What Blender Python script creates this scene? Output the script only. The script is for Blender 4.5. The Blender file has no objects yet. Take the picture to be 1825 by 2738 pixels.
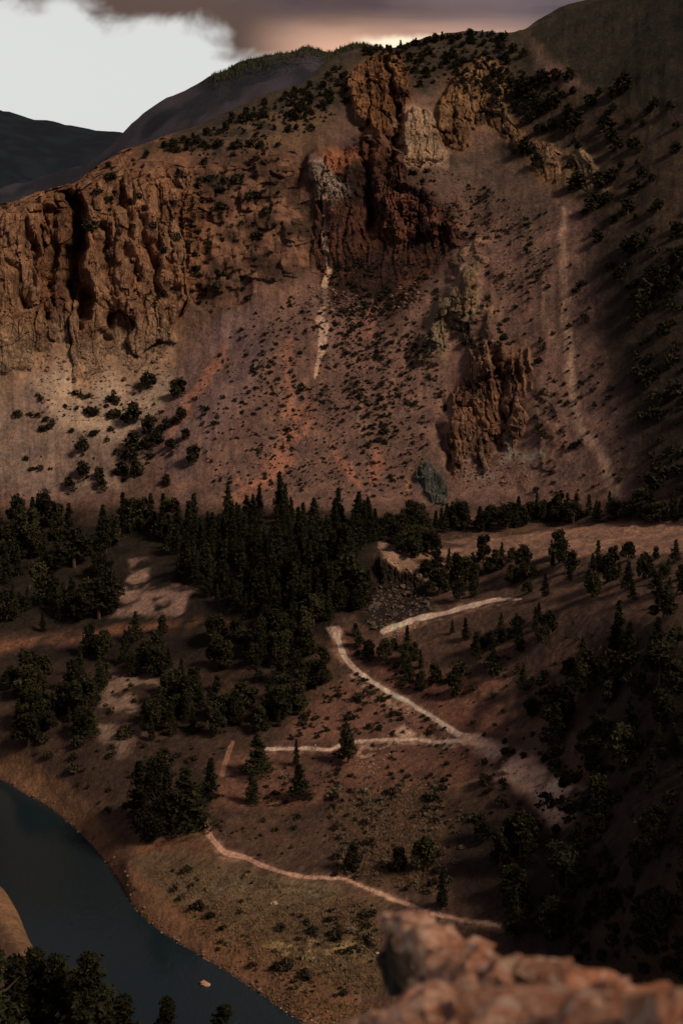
import bpy, math, random
import numpy as np
from mathutils import Vector

rng = np.random.default_rng(11)
random.seed(5)
S = bpy.context.scene
C = S.collection
R = math.radians

# ------------------------------------------------------------------ camera
PITCH = R(10.0)
FPX = 2738.0 / 36.0 * 50.0                 # focal length in pixels of the photograph
cam_d = bpy.data.cameras.new('camera')
cam_d.sensor_fit = 'VERTICAL'
cam_d.sensor_height = 36.0
cam_d.sensor_width = 24.0
cam_d.lens = 50.0
cam_d.clip_start = 0.2
cam_d.clip_end = 20000.0
cam_d.dof.use_dof = True
cam_d.dof.focus_distance = 430.0
cam_d.dof.aperture_fstop = 1.0
cam = bpy.data.objects.new('camera', cam_d)
C.objects.link(cam)
cam.location = (0, 0, 0)
cam.rotation_euler = (math.pi / 2 - PITCH, 0, 0)
S.camera = cam

# ------------------------------------------------------------------ light
SUN_AZ, SUN_EL = R(124.0), R(42.0)         # clockwise from the view direction: from the right, a little behind
SUN_STRENGTH, SUN_ANGLE = 2.8, 14.0
SKY_STRENGTH = 0.10
sd = bpy.data.lights.new('sun', 'SUN')
sd.energy = SUN_STRENGTH
sd.angle = R(SUN_ANGLE)
sd.color = (1.0, 0.74, 0.56)
sun = bpy.data.objects.new('sun', sd)
C.objects.link(sun)
sun.location = (0, 0, 300)
sun_dir = Vector((math.sin(SUN_AZ) * math.cos(SUN_EL), math.cos(SUN_AZ) * math.cos(SUN_EL), math.sin(SUN_EL)))
sun.rotation_euler = sun_dir.to_track_quat('Z', 'Y').to_euler()

S.view_settings.view_transform = 'Standard'
S.view_settings.look = 'None'
S.view_settings.exposure = 0.0
S.view_settings.gamma = 1.0
S.view_settings.use_curve_mapping = False
S.cycles.max_bounces = 5
S.cycles.diffuse_bounces = 2
S.cycles.glossy_bounces = 2
S.cycles.caustics_reflective = False
S.cycles.caustics_refractive = False


class NT:
    """Small helper for node trees."""
    def __init__(s, tree):
        s.t = tree
        s.t.nodes.clear()

    def n(s, typ, **kw):
        nd = s.t.nodes.new(typ)
        for k, v in kw.items():
            setattr(nd, k, v)
        return nd

    def put(s, sock, v):
        if v is None:
            return
        if hasattr(v, 'is_output'):
            s.t.links.new(v, sock)
        else:
            if isinstance(v, tuple) and sock.type == 'RGBA' and len(v) == 3:
                v = (*v, 1.0)
            sock.default_value = v

    def m(s, op, a, b=None, c=None, clamp=False):
        nd = s.n('ShaderNodeMath', operation=op, use_clamp=clamp)
        for i, v in enumerate((a, b, c)):
            s.put(nd.inputs[i], v)
        return nd.outputs[0]

    def vm(s, op, a, b=None, scale=None):
        nd = s.n('ShaderNodeVectorMath', operation=op)
        s.put(nd.inputs[0], a)
        s.put(nd.inputs[1], b)
        if scale is not None:
            s.put(nd.inputs['Scale'], scale)
        return nd.outputs['Value'] if op in ('DOT_PRODUCT', 'LENGTH', 'DISTANCE') else nd.outputs[0]

    def mix(s, f, a, b, blend='MIX'):
        nd = s.n('ShaderNodeMix', data_type='RGBA', blend_type=blend)
        s.put(nd.inputs[0], f)
        s.put(nd.inputs[6], a)
        s.put(nd.inputs[7], b)
        return nd.outputs[2]

    def step(s, v, a, b):
        nd = s.n('ShaderNodeMapRange', interpolation_type='SMOOTHSTEP')
        s.put(nd.inputs[0], v)
        nd.inputs[1].default_value = a
        nd.inputs[2].default_value = b
        return nd.outputs[0]

    def noise(s, vec, scale, detail=4.0, rough=0.55, dist=0.0):
        nd = s.n('ShaderNodeTexNoise')
        s.put(nd.inputs['Vector'], vec)
        nd.inputs['Scale'].default_value = scale
        nd.inputs['Detail'].default_value = detail
        nd.inputs['Roughness'].default_value = rough
        nd.inputs['Distortion'].default_value = dist
        return nd.outputs['Fac']


def lin(c):
    c = np.asarray(c, float) / 255.0
    return np.where(c <= 0.04045, c / 12.92, ((c + 0.055) / 1.055) ** 2.4)


# ------------------------------------------------------------------ sky: clear evening air to the west under the edge of a cloud deck
world = bpy.data.worlds.new('World')
S.world = world
world.use_nodes = True
W = NT(world.node_tree)
gen = W.n('ShaderNodeTexCoord').outputs['Generated']
sep = W.n('ShaderNodeSeparateXYZ')
W.put(sep.inputs[0], gen)
dx, dy, dz = sep.outputs
zc = W.m('MAXIMUM', dz, 0.035)
u = W.m('DIVIDE', dx, zc)                   # where this direction meets the deck
v = W.m('DIVIDE', dy, zc)
comb = W.n('ShaderNodeCombineXYZ')
W.put(comb.inputs[0], u)
W.put(comb.inputs[1], v)
deck = comb.outputs[0]
squash = W.n('ShaderNodeMapping')
squash.inputs['Scale'].default_value = (1, 1, 1.1)
W.put(squash.inputs['Vector'], gen)
warp = W.m('ADD', W.m('MULTIPLY', W.noise(deck, 0.9, 2.0, 0.5), 0.25), W.m('MULTIPLY', W.noise(squash.outputs[0], 17.0, 4.0, 0.5, 0.3), 0.75))
edge = W.m('ADD', W.m('MULTIPLY', u, -0.878), W.m('MULTIPLY', v, 0.48))
edge = W.m('ADD', edge, W.m('MULTIPLY', W.m('SUBTRACT', warp, 0.5), -2.6))
cloud = W.m('SUBTRACT', 1.0, W.step(edge, 3.62, 4.08))
wisp = W.step(W.noise(gen, 21.0, 3.0, 0.5), 0.66, 0.76)
nish = W.n('ShaderNodeTexSky', sky_type='NISHITA')
nish.sun_disc = False
nish.sun_elevation = SUN_EL
nish.sun_rotation = SUN_AZ
nish.altitude = 800
nish.dust_density = 3.0
hs = W.n('ShaderNodeHueSaturation')
hs.inputs['Saturation'].default_value = 0.10
hs.inputs['Value'].default_value = 1.0
W.put(hs.inputs['Color'], nish.outputs[0])
K = 1.0 / SKY_STRENGTH
def sky_c(c, k=1.0):
    return tuple(float(x) * K * k for x in lin(c))
clear = W.mix(0.75, hs.outputs[0], sky_c((230, 231, 228)))
# the deck: brown where its edge thins, slate and mauve inside, pink and gold round the place where the sun went down
GL = Vector((math.sin(R(2.5)) * math.cos(R(8.3)), math.cos(R(2.5)) * math.cos(R(8.3)), math.sin(R(8.3))))
gdot = W.vm('DOT_PRODUCT', gen, tuple(GL))
strat = W.n('ShaderNodeMapping')
strat.inputs['Scale'].default_value = (5, 5, 34)
W.put(strat.inputs['Vector'], gen)
band = W.noise(strat.outputs[0], 1.0, 4.0, 0.5, 0.4)
inner = W.mix(W.step(W.m('ADD', W.m('MULTIPLY', band, 0.6), W.m('MULTIPLY', W.noise(squash.outputs[0], 9.0, 5.0, 0.55), 0.4)), 0.40, 0.60), sky_c((66, 60, 74)), sky_c((112, 98, 102)))
thin = W.m('SUBTRACT', 1.0, W.step(edge, 2.2, 3.8))
deckc = W.mix(thin, sky_c((96, 78, 70)), inner)
low = W.m('SUBTRACT', 1.0, W.step(W.m('ADD', dz, W.m('MULTIPLY', W.m('SUBTRACT', band, 0.5), 0.03)), 0.143, 0.163))
glow1 = W.m('MULTIPLY', W.step(gdot, 0.9935, 0.9996), W.m('ADD', 0.04, W.m('MULTIPLY', low, 0.96)))
glow2 = W.m('MULTIPLY', W.step(gdot, 0.9992, 0.99993), W.m('SUBTRACT', 1.0, W.step(W.m('ADD', dz, W.m('MULTIPLY', W.m('SUBTRACT', W.noise(gen, 40.0, 3.0), 0.5), 0.012)), 0.1445, 0.1505)))
deckc = W.mix(W.m('MULTIPLY', glow1, W.m('ADD', 0.45, W.m('MULTIPLY', band, 0.75)), clamp=True), deckc, sky_c((236, 186, 158)))
deckc = W.mix(glow2, deckc, sky_c((255, 236, 205), 1.1))
skyc = W.mix(W.m('MULTIPLY', wisp, 0.22), clear, sky_c((150, 145, 138)))
skyc = W.mix(cloud, skyc, deckc)
bg = W.n('ShaderNodeBackground')
bg.inputs['Strength'].default_value = SKY_STRENGTH
W.put(bg.inputs['Color'], skyc)
wo = W.n('ShaderNodeOutputWorld')
world.node_tree.links.new(bg.outputs[0], wo.inputs['Surface'])


# ------------------------------------------------------------------ numeric helpers
def ray(px, py):
    """World direction seen at a pixel of the photograph (a survey of the place; everything below lives in metres)."""
    X = (np.asarray(px, float) - 912.5) / FPX
    U = (1369.0 - np.asarray(py, float)) / FPX
    y = math.cos(PITCH) + U * math.sin(PITCH)
    z = -math.sin(PITCH) + U * math.cos(PITCH)
    return X, y, z


def az_el(px, py):
    x, y, z = ray(px, py)
    return np.arctan2(x, y), np.arctan2(z, np.hypot(x, y))


def project(x, y, z):
    f = y * math.cos(PITCH) - z * math.sin(PITCH)
    up = y * math.sin(PITCH) + z * math.cos(PITCH)
    f = np.maximum(f, 0.5)
    return 912.5 + FPX * x / f, 1369.0 - FPX * up / f


_perm = rng.permutation(256).astype(np.int32)
_perm = np.concatenate([_perm, _perm, _perm])
_g = rng.normal(size=(256, 3)).astype(np.float32)
_g /= np.linalg.norm(_g, axis=1, keepdims=True)


def noise3(x, y, z):
    x = np.asarray(x, np.float32); y = np.asarray(y, np.float32); z = np.asarray(z, np.float32)
    xi = np.floor(x).astype(np.int32); yi = np.floor(y).astype(np.int32); zi = np.floor(z).astype(np.int32)
    xf = x - xi; yf = y - yi; zf = z - zi
    xi &= 255; yi &= 255; zi &= 255
    fu = xf * xf * xf * (xf * (xf * 6 - 15) + 10)
    fv = yf * yf * yf * (yf * (yf * 6 - 15) + 10)
    fw = zf * zf * zf * (zf * (zf * 6 - 15) + 10)
    out = 0
    for i in (0, 1):
        a = _perm[xi + i]
        wx = fu if i else 1 - fu
        for j in (0, 1):
            b = _perm[a + yi + j]
            wy = fv if j else 1 - fv
            for k in (0, 1):
                g = _g[_perm[b + zi + k]]
                wz = fw if k else 1 - fw
                out = out + wx * wy * wz * (g[..., 0] * (xf - i) + g[..., 1] * (yf - j) + g[..., 2] * (zf - k))
    return out * 1.6


def fbm(x, y, z, o=4, lac=2.03, gain=0.5):
    t, a = 0, 1.0
    for i in range(o):
        t = t + a * noise3(x + 17.3 * i, y - 9.1 * i, z + 4.7 * i)
        x, y, z, a = x * lac, y * lac, z * lac, a * gain
    return t


def ridged(x, y, z, o=3):
    t, a = 0, 1.0
    for i in range(o):
        t = t + a * (1 - np.abs(noise3(x + 31.7 * i, y, z - 11.0 * i)) * 2.0)
        x, y, z, a = x * 2.1, y * 2.1, z * 2.1, a * 0.5
    return t / 1.75


def sstep(v, a, b):
    t = np.clip((v - a) / (b - a), 0, 1)
    return t * t * (3 - 2 * t)


def pchip(xk, yk, x):
    xk = np.asarray(xk, float); yk = np.asarray(yk, float)
    o = np.argsort(xk); xk = xk[o]; yk = yk[o]
    h = np.diff(xk); d = np.diff(yk) / h
    m = np.zeros_like(yk)
    m[1:-1] = np.where(d[:-1] * d[1:] > 0, 2 * d[:-1] * d[1:] / (d[:-1] + d[1:] + 1e-12), 0)
    m[0], m[-1] = d[0], d[-1]
    x = np.clip(x, xk[0], xk[-1])
    i = np.clip(np.searchsorted(xk, x) - 1, 0, len(h) - 1)
    t = (x - xk[i]) / h[i]
    return ((2 * t**3 - 3 * t**2 + 1) * yk[i] + (t**3 - 2 * t**2 + t) * h[i] * m[i]
            + (-2 * t**3 + 3 * t**2) * yk[i + 1] + (t**3 - t**2) * h[i] * m[i + 1])


def poly_sd(px, py, poly):
    """Signed distance to a polygon, positive inside."""
    P = np.asarray(poly, np.float32)
    d2 = np.full(px.shape, 1e12, np.float32)
    ins = np.zeros(px.shape, bool)
    for i in range(len(P)):
        ax, ay = P[i]; bx, by = P[(i + 1) % len(P)]
        ex, ey = bx - ax, by - ay
        t = np.clip(((px - ax) * ex + (py - ay) * ey) / (ex * ex + ey * ey + 1e-9), 0, 1)
        d2 = np.minimum(d2, (px - ax - t * ex) ** 2 + (py - ay - t * ey) ** 2)
        if ay != by:
            c = ((ay > py) != (by > py)) & (px < (bx - ax) * (py - ay) / (by - ay) + ax)
            ins ^= c
    d = np.sqrt(d2)
    return np.where(ins, d, -d)


def line_d(px, py, pts):
    """Distance to a polyline and the half width interpolated along it (pts: x, y, half width)."""
    best = np.full(px.shape, 1e9, np.float32)
    wid = np.zeros(px.shape, np.float32)
    for a, b in zip(pts[:-1], pts[1:]):
        ex, ey = b[0] - a[0], b[1] - a[1]
        t = np.clip(((px - a[0]) * ex + (py - a[1]) * ey) / (ex * ex + ey * ey + 1e-9), 0, 1)
        d = np.hypot(px - a[0] - t * ex, py - a[1] - t * ey)
        w = a[2] + t * (b[2] - a[2])
        k = d - w < best - wid
        best = np.where(k, d, best); wid = np.where(k, w, wid)
    return best, wid


def smooth_line(pts, n=6):
    P = np.array(pts, float)
    s = np.r_[0, np.cumsum(np.hypot(*np.diff(P[:, :2], axis=0).T))]
    q = np.linspace(0, s[-1], n * (len(P) - 1) + 1)
    return np.stack([pchip(s, P[:, k], q) for k in range(P.shape[1])], 1)


# ------------------------------------------------------------------ terrain: rings of surveyed ground joined into one sheet
N_IN = 770
az_out = R(15.0) + (R(62.0) - R(15.0)) * (np.linspace(0, 1, 46)[1:] ** 1.5)
AZ = np.concatenate([-az_out[::-1], np.linspace(-R(15), R(15), N_IN), az_out])
NA = len(AZ)
WATER = -150.0


def ring(pts):
    p = np.array(pts, float)
    a, e = az_el(p[:, 0], p[:, 1])
    r = p[:, 2]
    return pchip(a, r, AZ), pchip(a, r * np.tan(e), AZ)


def shore(pts):
    p = np.array(pts, float)
    a, e = az_el(p[:, 0], p[:, 1])
    return pchip(a, WATER / np.tan(e), AZ)


near_r = shore([(-900, 2090), (-400, 2220), (0, 2365), (45, 2430), (85, 2520), (180, 2620), (300, 2700), (420, 2800), (800, 3010), (1200, 3200), (1825, 3420), (2700, 3600)])
far_r = shore([(-900, 1850), (-400, 1960), (0, 2085), (38, 2107), (127, 2158), (242, 2258), (319, 2356), (357, 2426), (434, 2496), (529, 2554), (663, 2637), (765, 2707), (820, 2745), (1200, 2905), (1825, 3040), (2700, 3150)])
one = np.ones(NA)
rows, cnt = [], []
def add(r, z, n):
    rows.append((r * one, z * one)); cnt.append(n)
add(0.5, -1.75, 3)
add(2.2, -1.9, 4)
add(5.0, -5.5, 6)
add(26.0, -42.0, 8)
add(90.0, -107.0, 14)
add(0.74 * near_r, -143.0, 22)
add(near_r - 14, -147.4, 10)
add(near_r - 2.0, -149.6, 8)
add(near_r + 6, -152.5, 10)
add(far_r - 6, -152.5, 8)
add(far_r + 1.0, -149.7, 16)
add(far_r + 7, -147.6, 90)
B = ring([(-900, 1760, 520), (0, 1950, 427), (300, 2150, 366), (600, 2330, 318), (900, 2350, 306), (1200, 2400, 288), (1500, 2420, 268), (1825, 2420, 240), (2700, 2400, 210)])
add(*B, 130)
add(*ring([(-900, 1690, 560), (0, 1800, 464), (300, 1950, 402), (600, 2010, 376), (900, 1992, 367), (1200, 1972, 359), (1500, 1960, 331), (1825, 1960, 288), (2700, 1950, 250)]), 120)
add(*ring([(-900, 1640, 600), (0, 1718, 492), (300, 1712, 471), (600, 1725, 441), (900, 1692, 425), (1200, 1660, 415), (1500, 1640, 386), (1825, 1640, 336), (2700, 1640, 290)]), 66)
add(*ring([(-900, 1590, 640), (0, 1640, 517), (300, 1600, 506), (600, 1580, 480), (900, 1590, 447), (1030, 1560, 449), (1200, 1582, 440), (1500, 1560, 411), (1825, 1560, 366), (2700, 1560, 310)]), 66)
add(*ring([(-900, 1530, 680), (0, 1545, 547), (300, 1515, 536), (600, 1490, 511), (900, 1478, 461), (1030, 1480, 456), (1200, 1500, 458), (1500, 1482, 436), (1825, 1470, 400), (2700, 1440, 350)]), 76)
add(*ring([(-900, 1420, 730), (0, 1402, 602), (300, 1392, 586), (600, 1382, 561), (900, 1376, 536), (1200, 1392, 521), (1500, 1402, 501), (1825, 1402, 461), (2700, 1380, 410)]), 130)
add(*ring([(-900, 1240, 770), (0, 1195, 642), (300, 1150, 640), (600, 1100, 621), (900, 1100, 606), (1200, 1100, 591), (1500, 1100, 566), (1825, 1100, 521), (2700, 1060, 460)]), 165)
add(*ring([(-900, 1060, 800), (0, 1040, 664), (300, 970, 673), (450, 930, 677), (600, 850, 676), (750, 770, 676), (900, 772, 675), (1200, 722, 671), (1500, 700, 641), (1825, 700, 592), (2700, 640, 520)]), 245)
add(*ring([(-900, 660, 830), (0, 570, 688), (300, 485, 712), (600, 425, 728), (900, 385, 738), (1200, 402, 745), (1500, 400, 722), (1825, 400, 672), (2700, 250, 590)]), 215)
add(*ring([(-900, 640, 860), (0, 548, 716), (150, 505, 728), (300, 425, 765), (450, 352, 778), (600, 305, 790), (720, 258, 800), (800, 222, 812), (860, 178, 822), (930, 142, 832), (985, 128, 838), (1040, 128, 842), (1110, 112, 846), (1160, 98, 848), (1220, 90, 850), (1290, 87, 852), (1350, 88, 850), (1400, 75, 848), (1450, 45, 845), (1510, 25, 842), (1580, 2, 838), (1700, -40, 830), (1825, -95, 820), (2250, -420, 770), (2700, -760, 740)]), 26)  # unseen crest past the right end is raised to shade the upper slopes
rL, zL = rows[-1]
add(rL + 60, zL - 22, 20)
add(rL + 320, -100.0, 1)
RR = np.array([r for r, z in rows]); ZZ = np.array([z for r, z in rows])
NK = len(RR)


def slopes(V):
    d = np.diff(V, axis=0)
    m = np.zeros_like(V)
    m[1:-1] = np.where(d[:-1] * d[1:] > 0, 2 * d[:-1] * d[1:] / (d[:-1] + d[1:] + np.where(d[:-1] + d[1:] == 0, 1e-9, 0)), 0)
    m[0], m[-1] = d[0], d[-1]
    return m


tt = np.concatenate([k + np.arange(cnt[k]) / cnt[k] for k in range(NK - 1)] + [[NK - 1.0]])
NT_ = len(tt)
ki = np.minimum(tt.astype(int), NK - 2); tf = (tt - ki)[:, None]
def hermite(V):
    m = slopes(V)
    return ((2 * tf**3 - 3 * tf**2 + 1) * V[ki] + (tf**3 - 2 * tf**2 + tf) * m[ki]
            + (-2 * tf**3 + 3 * tf**2) * V[ki + 1] + (tf**3 - tf**2) * m[ki + 1])
GR, GZ = hermite(RR), hermite(ZZ)
AZG = np.broadcast_to(AZ, GR.shape)
# unseen ridge added right of the view to shade the right slopes
shade_spur = sstep(AZG, R(15.4), R(19.5)) * (1 - 4.5 * sstep(AZG, R(20), R(28))) * sstep(GR, 70, 190) * (1 - sstep(GR, 430, 640))
GZ = GZ + shade_spur * 13.0
wet = 1 - sstep(GZ, WATER + 0.6, WATER + 5)          # calm ground at the waterline
X, Y, Z = (GR * np.sin(AZG)).astype(np.float32), (GR * np.cos(AZG)).astype(np.float32), GZ.astype(np.float32)
PX, PY = project(X, Y, Z)
far_t = sstep(GR, 150, 260)
Z = Z + (fbm(X / 46, Y / 46, Z * 0 + 1.3, 4) * 2.6 * (1 - wet) * far_t * (0.45 + 0.55 * sstep(GR, 380, 600))).astype(np.float32)
PX, PY = project(X, Y, Z)
wx = (noise3(X / 16, Y / 16, Z / 16) * 20 + noise3(X / 5, Y / 5, Z / 5) * 9).astype(np.float32)
wy = (noise3(X / 16 + 50, Y / 16, Z / 16) * 20 + noise3(X / 5 + 50, Y / 5, Z / 5) * 9).astype(np.float32)


def pm(poly, soft=14, warp=1.0, grow=0.0):
    """Soft mask of a stretch of ground, its border frayed by the relief."""
    q = np.array(poly, float)
    x0, y0 = q.min(0) - 70 - grow; x1, y1 = q.max(0) + 70 + grow
    out = np.zeros(PX.shape, np.float32)
    k = (PX > x0) & (PX < x1) & (PY > y0) & (PY < y1)
    if k.any():
        d = poly_sd(PX[k] + warp * wx[k], PY[k] + warp * wy[k], poly) + grow
        out[k] = sstep(d, -soft / 2, soft / 2)
    return out


def lm(line, soft=3, warp=0.25):
    q = smooth_line(line) * ((1, 1, 0.85) if len(line[0]) == 3 else 1)
    x0, y0 = q[:, :2].min(0) - 60; x1, y1 = q[:, :2].max(0) + 60
    out = np.zeros(PX.shape, np.float32)
    k = (PX > x0) & (PX < x1) & (PY > y0) & (PY < y1)
    d, w = line_d(PX[k] + warp * wx[k], PY[k] + warp * wy[k], q)
    out[k] = 1 - sstep(d, w - soft / 2, w + soft / 2)
    return out


def cells(a, b):
    """Cellular pattern: a random number per cell and the distance to the cell's joint."""
    ia = np.floor(a).astype(np.int32); ib = np.floor(b).astype(np.int32)
    f1 = np.full(a.shape, 9.0, np.float32); f2 = f1.copy(); rid = np.zeros(a.shape, np.float32)
    for i in (-1, 0, 1):
        for j in (-1, 0, 1):
            ca, cb = ia + i, ib + j
            h = _perm[_perm[ca & 255] + (cb & 255)]
            h2 = _perm[h + 77]
            d = np.hypot(ca + 0.15 + 0.7 * h / 255.0 - a, cb + 0.15 + 0.7 * h2 / 255.0 - b)
            k = d < f1
            f2 = np.where(k, f1, np.minimum(f2, d)); rid = np.where(k, _perm[h2 + 31] / 255.0, rid); f1 = np.where(k, d, f1)
    return rid, f2 - f1


def blocks(a, b):
    """Jointed columns broken into blocks of uneven height: a number per block and the distance to its joints."""
    i = np.floor(a).astype(np.int32)
    h1 = _perm[i & 255]; h2 = _perm[h1 + 91]
    bb = b * (0.6 + 0.9 * h1 / 255.0) + h2 / 25.0
    j = np.floor(bb).astype(np.int32)
    rid = _perm[h1 + (j & 255)] / 255.0
    fa, fb = a - i, bb - j
    return rid.astype(np.float32), np.minimum(np.minimum(fa, 1 - fa), np.minimum(fb, 1 - fb) * 2.0)


wX = (noise3(X / 60 + 7, Y / 60, Z / 60) * 75).astype(np.float32)
wY = (noise3(X / 60 - 9, Y / 60, Z / 60) * 75).astype(np.float32)


# ---- outcrops: (name, label, polygon, push towards the valley in m, column width, column depth, fine relief, photo colour, second colour)
CRAGS = [
 ('cliff', 'long brown cliff with upright fins and a deep dark cleft above pale scree',
  [(-300, 640), (0, 545), (120, 500), (230, 470), (330, 445), (430, 440), (520, 470), (560, 560), (520, 720), (470, 830), (440, 930), (330, 985), (150, 1000), (0, 1030), (-300, 1080)], 4, 18, 6.5, 1.0, (96, 62, 41), (116, 82, 58)),
 ('cliff', 'dark maroon cliff band in the middle of the mountain face above the scree',
  [(800, 500), (820, 420), (890, 350), (960, 330), (1050, 400), (1085, 470), (1150, 540), (1200, 620), (1160, 700), (1090, 760), (970, 805), (890, 760), (850, 640), (815, 560)], 3, 10, 4.6, 1.2, (44, 26, 19), (68, 41, 29)),
 ('rock_crag', 'fluted orange brown crag of upright columns topmost on the mountain face below the skyline',
  [(935, 215), (960, 185), (1010, 168), (1050, 160), (1085, 185), (1100, 250), (1082, 300), (1072, 370), (1050, 400), (1015, 345), (950, 305), (940, 260)], 8, 7, 5.5, 0.9, (88, 55, 32), (112, 76, 48)),
 ('rock_buttress', 'pale cream buttress with a smooth steep face below the fluted crag',
  [(1082, 310), (1105, 285), (1140, 295), (1165, 350), (1186, 420), (1160, 430), (1085, 425), (1072, 370)], 9, 9, 3.2, 0.8, (136, 106, 80), (110, 84, 60)),
 ('rock_crag', 'broad tan orange crag on the shoulder beside the pale buttress',
  [(1170, 300), (1215, 200), (1290, 165), (1340, 175), (1350, 270), (1388, 385), (1345, 372), (1305, 345), (1262, 350), (1238, 395), (1190, 390)], 5, 11, 4.6, 0.9, (90, 62, 38), (118, 86, 58)),
 ('rock_outcrop', 'small orange outcrop, first of two on the scree past the tan crag',
  [(1425, 385), (1455, 368), (1485, 400), (1495, 480), (1450, 505), (1415, 450)], 4, 7, 3.0, 0.8, (92, 64, 42), (124, 92, 70)),
 ('rock_outcrop', 'tan outcrop with two blunt fins nearest the dark hillside beyond the scree',
  [(1510, 420), (1545, 400), (1580, 425), (1605, 510), (1560, 500), (1515, 490)], 4, 8, 3.2, 0.8, (92, 72, 48), (120, 92, 66)),
 ('rock_outcrop', 'white weathered outcrop at the head of the pale gully streak',
  [(835, 450), (870, 440), (905, 485), (925, 505), (880, 522), (845, 515)], 5, 8, 1.6, 1.0, (124, 104, 88), (100, 80, 66)),
 ('rock_outcrop', 'red and white streaked outcrop set in the maroon cliff',
  [(1030, 520), (1090, 520), (1150, 560), (1165, 610), (1100, 640), (1040, 650), (1025, 590)], 6, 6, 3.0, 1.6, (72, 40, 27), (112, 74, 56)),
 ('rock_slab', 'pale tilted slab standing out of the scree under the maroon cliff',
  [(1130, 935), (1155, 850), (1195, 770), (1262, 735), (1275, 790), (1225, 870), (1175, 935)], 4, 9, 3.4, 0.9, (108, 88, 66), (84, 62, 44)),
 ('rock_pillar', 'ribbed orange rock pillar rising from the scree foot above the treeline',
  [(1222, 1060), (1245, 985), (1258, 930), (1278, 975), (1298, 915), (1318, 960), (1345, 900), (1372, 950), (1398, 915), (1405, 1010), (1392, 1130), (1360, 1215), (1322, 1195), (1290, 1270), (1255, 1225), (1212, 1285), (1196, 1180)], 4, 6, 5.0, 0.8, (92, 61, 42), (116, 84, 62)),
 ('rock_outcrop', 'grey green outcrop at the foot of the ribbed pillar',
  [(1120, 1275), (1140, 1245), (1185, 1255), (1205, 1300), (1190, 1345), (1165, 1340)], 2.5, 6, 2.4, 0.8, (46, 46, 38), (70, 66, 56)),
 ('rim_wall', 'dark basalt wall with a broken rim ledge above the boulder talus',
  [(1005, 1490), (1060, 1510), (1100, 1530), (1150, 1550), (1150, 1590), (1080, 1585), (1010, 1560)], 2, 3, 2.0, 0.6, (30, 22, 15), (50, 36, 26)),
]
OUT = np.zeros(PX.shape, np.float32)
crag_m = []
ux, uy = X / np.maximum(GR, 1), Y / np.maximum(GR, 1)
rough_all = np.zeros(PX.shape, np.float32)
ARC = (AZG * GR).astype(np.float32)
crag_soft, crag_id, crag_fine = [], [], []
for ci, c in enumerate(CRAGS):
    q = np.array(c[2], float)
    big = ci < 2
    x0, y0 = q.min(0) - 110; x1, y1 = q.max(0) + 110
    k = (PX > x0) & (PX < x1) & (PY > y0) & (PY < y1)
    kx, ky, kz, ka = X[k], Y[k], Z[k], ARC[k]
    w_ = c[4]
    a_ = ka / w_ + 0.22 * noise3(kx / 14, ky / 14, kz / 30) + 0.10 * noise3(kx / 5, ky / 5, kz / 9)
    b_ = kz / (w_ * 3.6) + 0.35 * noise3(kx / 20, ky / 20 + 5, kz / 20) + 0.12 * a_
    r1, e1 = cells(a_, b_)
    bed = (kz / (w_ * 0.55) + 0.10 * a_ + 0.8 * noise3(kx / 25, ky / 25, kz / 25)) % 1.0
    r2, e2 = blocks(a_ * 2.7 + 3.3, b_ * 2.2 + 1.7)
    r3, e3 = blocks(a_ * 7.3 + 8.3 + 0.3 * r2, b_ * 7.5 + 2.9)
    sw = 1.0 if big else 0.15
    d = poly_sd(PX[k] + 0.5 * wx[k] + sw * wX[k], PY[k] + 0.5 * wy[k] + sw * wY[k], c[2])
    d = d + ((r1 - 0.5) * 46 + (r2 - 0.5) * 26 if big else (r1 - 0.5) * 18 + (r2 - 0.5) * 14)
    rel = np.clip((q[:, 1].max() - PY[k]) / (q[:, 1].max() - q[:, 1].min()), 0, 1)
    m = np.zeros(PX.shape, np.float32); m[k] = sstep(d, -6, 6)
    ms = np.zeros(PX.shape, np.float32); ms[k] = sstep(d, -60, 25) if big else sstep(d, -30, 12)
    crag_m.append(m); crag_soft.append(ms); crag_id.append((k, r1, r2, r3))
    crack = np.exp(-e1 / 0.07) * 0.8 + np.exp(-e2 / 0.07) * 0.35
    h = c[3] * (0.30 + 0.85 * rel) + c[5] * (0.95 * (r1 - 0.35) + 0.55 * (r2 - 0.5) + 0.30 * (r3 - 0.5) - crack * (0.34 if ci == 0 else 0.6) + 0.22 * (bed - 0.5))
    if big:
        h = h * (0.12 + 0.88 * sstep(rel, 0.02, 0.42))
    h = h + c[6] * 0.7 * fbm(kx / 4, ky / 4, kz / 5, 3)
    OUT[k] += m[k] * h
    rough_all[k] = np.maximum(rough_all[k], m[k])
# clefts and gullies cut into the face
for line, depth in (([(1045, 190, 6), (1062, 300, 9), (1055, 400, 11), (1030, 470, 12)], -16), ([(185, 530, 14), (205, 600, 32), (200, 690, 36), (218, 780, 30), (205, 860, 12)], -26), ([(120, 560, 10), (135, 700, 14), (120, 860, 8)], -8), ([(280, 620, 12), (300, 720, 16), (285, 900, 10)], -9), ([(390, 560, 10), (400, 680, 14), (425, 800, 8)], -8),
                    ([(870, 560, 14), (862, 640, 12), (872, 700, 12)], -7), ([(960, 360, 14), (990, 500, 22), (975, 640, 20)], -9), ([(1205, 1230, 8), (1150, 1130, 16), (1180, 1090, 14)], -9),
                    ([(1330, 960, 7), (1335, 1080, 7), (1325, 1200, 6)], -8), ([(1180, 380, 8), (1205, 330, 8)], -8), ([(60, 600, 10), (75, 700, 14), (60, 820, 9)], -9), ([(330, 500, 10), (345, 600, 14), (352, 760, 9)], -9)):
    OUT += lm(line, 30, 1.3) * depth * (0.75 + 0.5 * fbm(X / 12, Y / 12, Z / 18, 2))
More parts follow.
